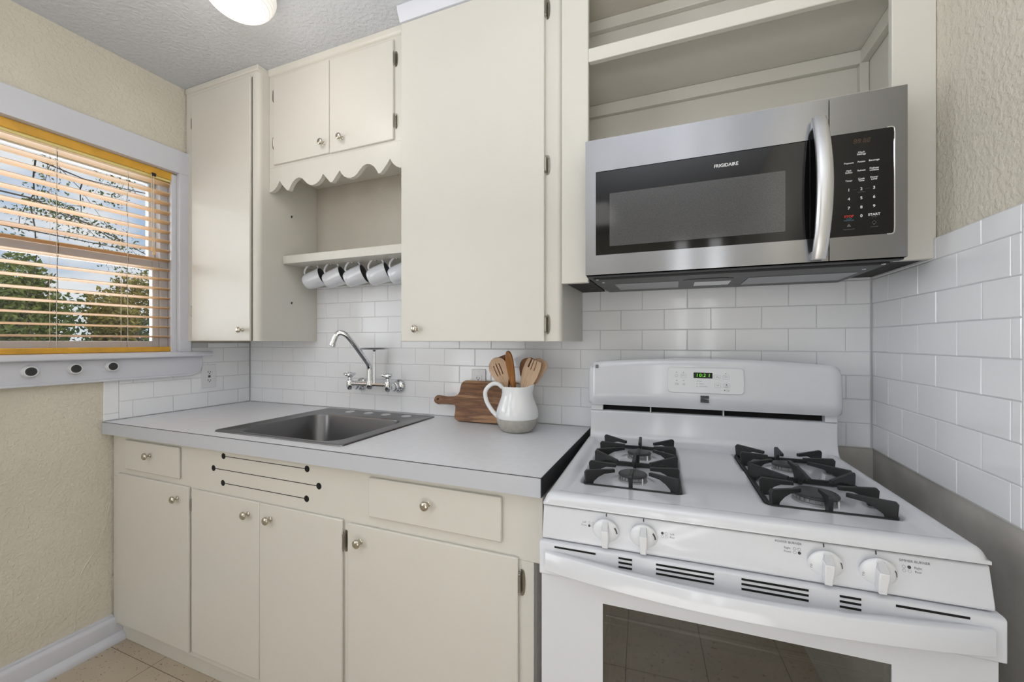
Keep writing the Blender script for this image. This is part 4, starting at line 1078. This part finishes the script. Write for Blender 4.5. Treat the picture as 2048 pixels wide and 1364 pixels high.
def utensil(name, label, head, length, base, tip, mat, thick=.006, twist=0, holes=None, curve=.0, cat='utensil'):
    """head: half-width profile list of (t along head 0..1, half width); stick from base to the head root, facing -Y then twisted"""
    b = Vector(base); t = Vector(tip); ax = (t - b).normalized()
    side = ax.cross(Vector((0, 1, 0))); side.normalize()
    if side.x < 0: side = -side
    side = (Matrix.Rotation(twist, 4, ax) @ side).normalized(); nrm = side.cross(ax).normalized()
    if nrm.y > 0: nrm = -nrm
    L = (t - b).length; hl = length * 1.1; m = MB()
    rt = Matrix((side, nrm, ax)).transposed().to_4x4(); mt = Matrix.Translation(b) @ rt
    m.tube([mt @ Vector((0, 0, q)) for q in (0, .02, L - hl * .9, L - hl * .6)], [.005, .0062, .0055, .005], 10)
    # head: slices across, cells left out where the slots are
    NS = 28; W = 18
    grid = {}
    def hw(q):
        return hw0(q) * 1.32
    def hw0(q):
        for (a, wa), (c, wc) in zip(head[:-1], head[1:]):
            if a <= q <= c: return wa + (wc - wa) * (q - a) / (c - a)
        return head[-1][1]
    cells = []
    vs = []; 
    for side_i, yy in ((0, 1), (1, -1)):
        for i in range(NS + 1):
            q = i / NS; wq = hw(q)
            for j in range(W + 1):
                s = -1 + 2 * j / W
                dish = curve * (1 - s * s) * math.sin(PI * min(q * 1.05, 1))
                ed = thick / 2 * (1 - .55 * abs(s) ** 4)
                vs.append(mt @ Vector((s * wq, -dish + yy * ed, L - hl + q * hl)))
    def open_(i, j):
        if not holes: return False
        q = (i + .5) / NS; s = -1 + 2 * (j + .5) / W
        return any(h[0] <= s <= h[1] and h[2] <= q <= h[3] for h in holes)
    off = (NS + 1) * (W + 1); fs = []
    vid = lambda i, j, k: k * off + i * (W + 1) + j
    solid = lambda i, j: 0 <= i < NS and 0 <= j < W and not open_(i, j)
    for i in range(NS):
        for j in range(W):
            if not solid(i, j): continue
            fs.append((vid(i, j, 0), vid(i, j + 1, 0), vid(i + 1, j + 1, 0), vid(i + 1, j, 0))); fs.append((vid(i, j, 1), vid(i + 1, j, 1), vid(i + 1, j + 1, 1), vid(i, j + 1, 1)))
            if not solid(i - 1, j): fs.append((vid(i, j, 0), vid(i, j, 1), vid(i, j + 1, 1), vid(i, j + 1, 0)))
            if not solid(i + 1, j): fs.append((vid(i + 1, j, 0), vid(i + 1, j + 1, 0), vid(i + 1, j + 1, 1), vid(i + 1, j, 1)))
            if not solid(i, j - 1): fs.append((vid(i, j, 0), vid(i + 1, j, 0), vid(i + 1, j, 1), vid(i, j, 1)))
            if not solid(i, j + 1): fs.append((vid(i, j + 1, 0), vid(i, j + 1, 1), vid(i + 1, j + 1, 1), vid(i + 1, j + 1, 0)))
    m.add(vs, fs)
    # build in local coordinates so the grain runs along the stick
    inv = mt.inverted(); m.v = [tuple(inv @ Vector(v)) for v in m.v]
    o = m.build(name, mat, None, angle=55, origin=(0, 0, 0)); o.matrix_world = mt; ABS[o.name] = b
    tag(o, label, cat, 'wooden utensils in the pitcher'); return o
spoon = [(0, .0062), (.12, .012), (.28, .021), (.5, .0275), (.7, .0295), (.85, .0255), (.94, .017), (1, .004)]
fork = [(0, .007), (.12, .012), (.35, .022), (.6, .0275), (.85, .0270), (.97, .0240), (1, .0225)]
spat = [(0, .0065), (.2, .016), (.45, .023), (.9, .027), (1, .0265)]
ZB = CT + .022
utensil('slotted_spoon', 'pale wooden spoon with three slots leaning left in the pitcher', spoon, .118, (PX + .020, PY - .004, ZB), (-.672, PY + .018, 1.203), 'wood_light', .006, R(6), [(-.47, -.33, .42, .80), (-.12, .02, .42, .82), (.23, .37, .42, .80)])
utensil('wooden_spatula', 'dark flat wooden spatula at the back between the slotted and tall spoons', spat, .11, (PX + .004, PY + .024, ZB), (-.662, PY + .040, 1.206), 'wood_dark', .005, 0)
utensil('wooden_spoon', 'tall orange-brown wooden spoon seen edge on, tallest in the pitcher', [(0, .007), (.2, .012), (.5, .018), (.75, .021), (.9, .017), (.97, .010), (1, .003)], .150, (PX + .010, PY - .006, ZB), (-.607, PY + .004, 1.232), 'wood_mid', .012, R(-38), None, .004)
utensil('wooden_spoon', 'dark round wooden spoon behind the wooden fork on the right of the pitcher', spoon, .095, (PX - .014, PY + .014, ZB), (-.520, PY + .036, 1.206), 'wood_dark', .006, R(10))
utensil('wooden_fork', 'pale wooden fork with three cut slots at its tip in front on the right', fork, .128, (PX - .022, PY - .012, ZB), (-.496, PY + .006, 1.199), 'wood_light', .006, R(-14), [(-.52, -.38, .74, 1.0), (-.12, .02, .72, 1.0), (.28, .42, .72, 1.0)])
utensil('wooden_turner', 'pale angled wooden turner, rightmost utensil in the pitcher', [(0, .006), (.2, .013), (.5, .0215), (.85, .0265), (.93, .024), (1, .012)], .125, (PX - .022, PY + .008, ZB), (-.472, PY + .030, 1.200), 'wood_light', .006, R(-22))

# board leaning on the tiles
BW0, BW1 = -.885, -.600; BH = .182; BT = .016
lean = math.atan2(.078, .165)
out = []
def arc(cx_, cz_, r, a0, a1, n=7): return [(cx_ + r * math.cos(R(a0 + (a1 - a0) * k / n)), cz_ + r * math.sin(R(a0 + (a1 - a0) * k / n))) for k in range(n + 1)]
out += arc(BW1 - .022, .022, .022, -90, 0) + arc(BW1 - .022, BH - .022, .022, 0, 90) + arc(BW0 + .026, BH - .024, .024, 90, 180)
out += [(BW0 + .002, .132)] + arc(BW0 - .0245, .132, .0265, 0, -82, 6)[1:] + [(BW0 - .05, .1035)] + [(BW0 - .085, .107)] + arc(BW0 - .098, .0885, .0195, 80, 280, 12) + [(BW0 - .085, .0700), (BW0 - .05, .0715)] + arc(BW0 - .022, .050, .0215, 100, 5, 6) + [(BW0 + .002, .03)] + arc(BW0 + .024, .022, .022, 180, 270)
mt = Matrix.Translation((0, -.104, CT + BT * math.sin(lean) + .0003)) @ Matrix.Rotation(-lean, 4, 'X')
m = MB()
hc = (BW0 - .098, .0885); hr_ = .0060
# outline with the hanging hole: ring of quads would be fussy, so bridge outline and hole with a cut
hole = [(hc[0] + hr_ * math.cos(R(a)), hc[1] + hr_ * math.sin(R(a))) for a in range(180, -181, -20)]
ki = min(range(len(out)), key=lambda i: (out[i][0] - hc[0] + .0195) ** 2 + (out[i][1] - hc[1]) ** 2)
loop_ = out[:ki + 1] + hole + out[ki:]
m.prism(loop_, 0, BT, 'y', 0, mt)
cb = m.build('cutting_board', 'acacia', None, angle=40, fix=True); tag(cb, 'dark striped wooden cutting board with a handle leaning on the backsplash tiles', 'cutting board')

# ================================================================== WINDOW BLIND
bl = thing('window_blind', 'horizontal slat blind with yellow valance and peach slats in the window', 'blind', (-2.318, -.95, 1.2185))
BY0, BY1 = WY0 + .03, -.3885
MB().box(-2.300, -2.294, BY0 - .01, BY1 + .006, 2.060, 2.0965).build('valance', 'yellow', bl, bevel=.002)
MB().box(-2.300, -2.342, BY1 + .0005, BY1 + .006, 2.054, 2.0965).build('valance_return', 'yellow', bl, bevel=.001)
MB().box(-2.348, -2.302, BY0, BY1 - .001, 2.050, 2.0955).build('headrail', 'headrail', bl, bevel=.002)
for k in range(18):
    z = 2.0385 - k * .04655
    if z < 1.25: break
    m = MB(); n = 6; w_ = .050; tl = R(-6)
    vs = []; ya, yb_ = BY0, -.3800
    for y in (ya, yb_):
        for i in range(n + 1):
            a = -.5 + i / n; cr_ = .0022 * (1 - (2 * a) ** 2); 
            vs.append((-2.322 + a * w_ * math.cos(tl), y, z + cr_ - a * w_ * math.sin(tl)))
    for y in (ya, yb_):
        for i in range(n, -1, -1):
            a = -.5 + i / n; cr_ = .0022 * (1 - (2 * a) ** 2) - .0024
            vs.append((-2.322 + a * w_ * math.cos(tl), y, z + cr_ - a * w_ * math.sin(tl)))
    q = n + 1; fs = [(i, i + 1, q + i + 1, q + i) for i in range(n)] + [(2 * q + i, 2 * q + i + 1, 3 * q + i + 1, 3 * q + i) for i in range(n)]
    fs += [tuple(list(range(q)) + list(range(2 * q, 3 * q))), tuple(list(range(q, 2 * q)) + list(range(3 * q, 4 * q))), (0, q, 4 * q - 1, 3 * q - 1), (n, 2 * q, 3 * q, 2 * q - 1)]
    m.add(vs, fs); m.build('slat', 'slat', bl, angle=50)
MB().box(-2.345, -2.299, BY0, -.3815, 1.2205, 1.2440).build('bottom_rail', 'yellow', bl, bevel=.003)
for y in (-.565, -.795, -1.15):
    m = MB()
    for x in (-2.2955, -2.3485): m.tube([(x, y, 2.05), (x, y, 1.2450)], .0008, 5)
    for k in range(17):
        z = 2.0385 - k * .04655 - .004; m.tube([(-2.2955, y, z - .003), (-2.3485, y, z + .003)], .0005, 4)
    m.build('ladder_cord', 'cord', bl)
    m = MB(); ww = [(-2.3215, y + .012, 2.05)] + [(-2.3215 + random.uniform(-.002, .002), y + .012 + random.uniform(-.004, .004), 2.05 - .08 * k) for k in range(1, 10)] + [(-2.3215, y + .010, 1.245)]
    m.tube(bez(ww, 4), .0010, 5); m.build('lift_cord', 'dcord', bl)
for y, zb in ((-.470, 1.70), (-.478, 1.715)):
    m = MB(); m.tube([(-2.288, y, 2.06), (-2.287, y, 1.9), (-2.287, y + .002, zb)], .0011, 6); m.build('pull_cord', 'cord', bl)
    MB().lathe([(.002, .022), (.004, .018), (.0065, .004), (.006, 0), (.001, -.001)], 12, Matrix.Translation((-2.287, y + .002, zb - .02))).build('cord_tassel', 'slat', bl)
MB().box(-2.2935, -2.286, -.477, -.460, 2.052, 2.066).build('cord_lock', 'dcord', bl, bevel=.001)

# ================================================================== CEILING LAMP
LX, LY = -1.385, -.688
cl = thing('ceiling_light', 'round ribbed glass flush ceiling light, switched on', 'ceiling light', (LX, LY, 2.41), off=(LX, LY, 2.41))
MB().lathe([(.060, 2.5345), (.066, 2.530), (.070, 2.512), (.066, 2.500), (.060, 2.498)], 36, Matrix.Translation((LX, LY, 0))).build('base', 'lamp_metal', cl)
pr = [(.058, 2.506), (.085, 2.494)]
for k in range(40):
    t = k / 39; a = t * PI / 2
    r_ = .112 * math.cos(a) ** .62 if k < 39 else .001; z = 2.470 - .074 * math.sin(a) ** 1.3
    pr.append((max(r_, .001) + (.0011 if k % 4 < 2 else -.0011) * (1 if 2 < k < 38 else 0), z))
MB().lathe(pr, 56, Matrix.Translation((LX, LY, 0)), cap0=False).build('glass_shade', 'lampglass', cl, angle=60)
pl_ = bpy.data.lights.new('lamp_glow', 'POINT'); plo = bpy.data.objects.new('lamp_glow', pl_); COL.objects.link(plo); plo.location = (LX, LY, 2.345)
pl_.energy = 5; pl_.shadow_soft_size = .09; pl_.color = (1, .95, .87)

# ================================================================== OUTDOORS
GZ = -.75
struct('garden_ground', MB().box(-60, -2.6, -30, 40, GZ - .1, GZ), 'lawn', smooth=False)
def crown(mb, c, rad, n, s, rnd):
    for _ in range(n):
        while True:
            d = Vector((rnd.uniform(-1, 1), rnd.uniform(-1, 1), rnd.uniform(-1, 1)))
            if .25 < d.length < 1: break
        p = Vector(c) + Vector((d.x * rad[0], d.y * rad[1], d.z * rad[2]))
        a = Vector((rnd.gauss(0, 1), rnd.gauss(0, 1), rnd.gauss(0, 1))).normalized(); b = a.orthogonal().normalized(); b = Matrix.Rotation(rnd.uniform(0, 6.28), 3, a) @ b; c2 = a.cross(b)
        l = s * rnd.uniform(.6, 1.3); wd = l * .45
        mb.add([p - b * l, p - c2 * wd, p + b * l, p + c2 * wd + a * wd * .3], [(0, 1, 2, 3)])
def tree(name, label, x, y, h, w_, leaf, seed, n=2600, s=.085):
    rnd = random.Random(seed)
    t = thing(name, label, 'tree', (x, y, GZ), group='trees seen through the blind')
    m = MB(); m.tube(bez([(x, y, GZ), (x + .1, y - .1, GZ + h * .35), (x, y + .15, GZ + h * .8)], 5), [.14 - .008 * k for k in range(11)], 9)
    for k in range(7):
        a = rnd.uniform(0, 6.28); z0 = GZ + h * rnd.uniform(.2, .6)
        m.tube([(x, y, z0), (x + w_ * .35 * math.cos(a), y + w_ * .35 * math.sin(a), z0 + h * .15), (x + w_ * .7 * math.cos(a), y + w_ * .7 * math.sin(a), z0 + h * .28)], [.05, .035, .012], 6)
    m.build('trunk', 'bark', t)
    m = MB()
    for k in range(11):
        a = rnd.uniform(0, 6.28); q = rnd.uniform(.1, .75) * w_
        crown(m, (x + q * math.cos(a), y + q * math.sin(a), GZ + h * rnd.uniform(.22, .86)), (w_ * .42, w_ * .42, h * .17), n // 11, s, rnd)
    m.build('foliage', leaf, t, smooth=False, fix=False)
    return t
specs = [(-14, 1.0, 4.5, .84, 'leaf_c', 'deep green leafy tree at the far left beyond the window'), (-14, 2.95, 4.3, .82, 'leaf_a', 'green tree seen at the left edge of the lower window pane'),
         (-14, 4.85, 4.0, .82, 'leaf_b', 'olive-yellow tree seen in the middle of the lower window pane'), (-14, 6.75, 3.6, .82, 'leaf_a', 'lower green tree seen at the right end of the lower window pane')]
for i, (x, y, h, w_, lf, lb) in enumerate(specs):
    tree('leafy_tree', lb, x, y, h, w_, lf, 40 + i, 6500, .065)
# low hedge behind them
rnd = random.Random(5); m = MB()
for k in range(40): crown(m, (-17.6 + rnd.uniform(-.4, .4), -1 + k * .30, GZ + rnd.uniform(.5, 3.3) - max(0, k - 20) * .03), (.8, .6, .7), 260, .10, rnd)
hg = m.build('hedge', 'leaf_c', None, smooth=False, fix=False); tag(hg, 'dark green hedge far behind the garden trees', 'hedge')
# near tree whose branches cross the upper panes
rnd = random.Random(11)
nt_ = thing('shade_tree', 'nearer tree whose thin branches cross the upper half of the window', 'tree', (-6.6, -1.9, GZ))
m = MB(); lf = MB()
m.tube(bez([(-6.6, -1.9, GZ), (-6.5, -1.7, 1.2), (-6.7, -1.2, 3.0), (-6.8, -.6, 4.6)], 6), [.20 - .006 * k for k in range(19)], 10)
def twig(p, d, L, r, depth):
    pts = [p]; 
    for k in range(5):
        d = (d + Vector((rnd.gauss(0, .16), rnd.gauss(0, .16), rnd.gauss(0, .12) - .05))).normalized(); pts.append(pts[-1] + d * L / 5)
    m.tube(pts, [r * (1 - .14 * k) for k in range(6)], 6)
    if depth <= 0 or L < .8:
        for q in pts[1:]: crown(lf, q, (.20, .20, .10), 26, .026, rnd)
    if depth > 0:
        for q in pts[2:]:
            if rnd.random() < .55: twig(q, (d + Vector((rnd.uniform(-.8, .8), rnd.uniform(-.8, .8), rnd.uniform(-.7, .4)))).normalized(), L * .52, r * .5, depth - 1)
for (z, dx, dy, dz, L) in ((2.3, .1, 1, .18, 2.9), (2.9, -.2, 1, .10, 3.4), (3.3, .25, 1, .02, 3.2), (3.9, 0, 1, -.02, 3.6), (4.3, -.3, 1, -.08, 3.8), (3.6, .5, .8, .0, 2.6), (4.5, .3, .9, .15, 3.2)):
    twig(Vector((-6.7, -1.2, z)), Vector((dx, dy, dz)).normalized(), L, .017, 2)
m.build('trunk', 'bark', nt_); lf.build('foliage', 'leaf_c', nt_, smooth=False, fix=False)
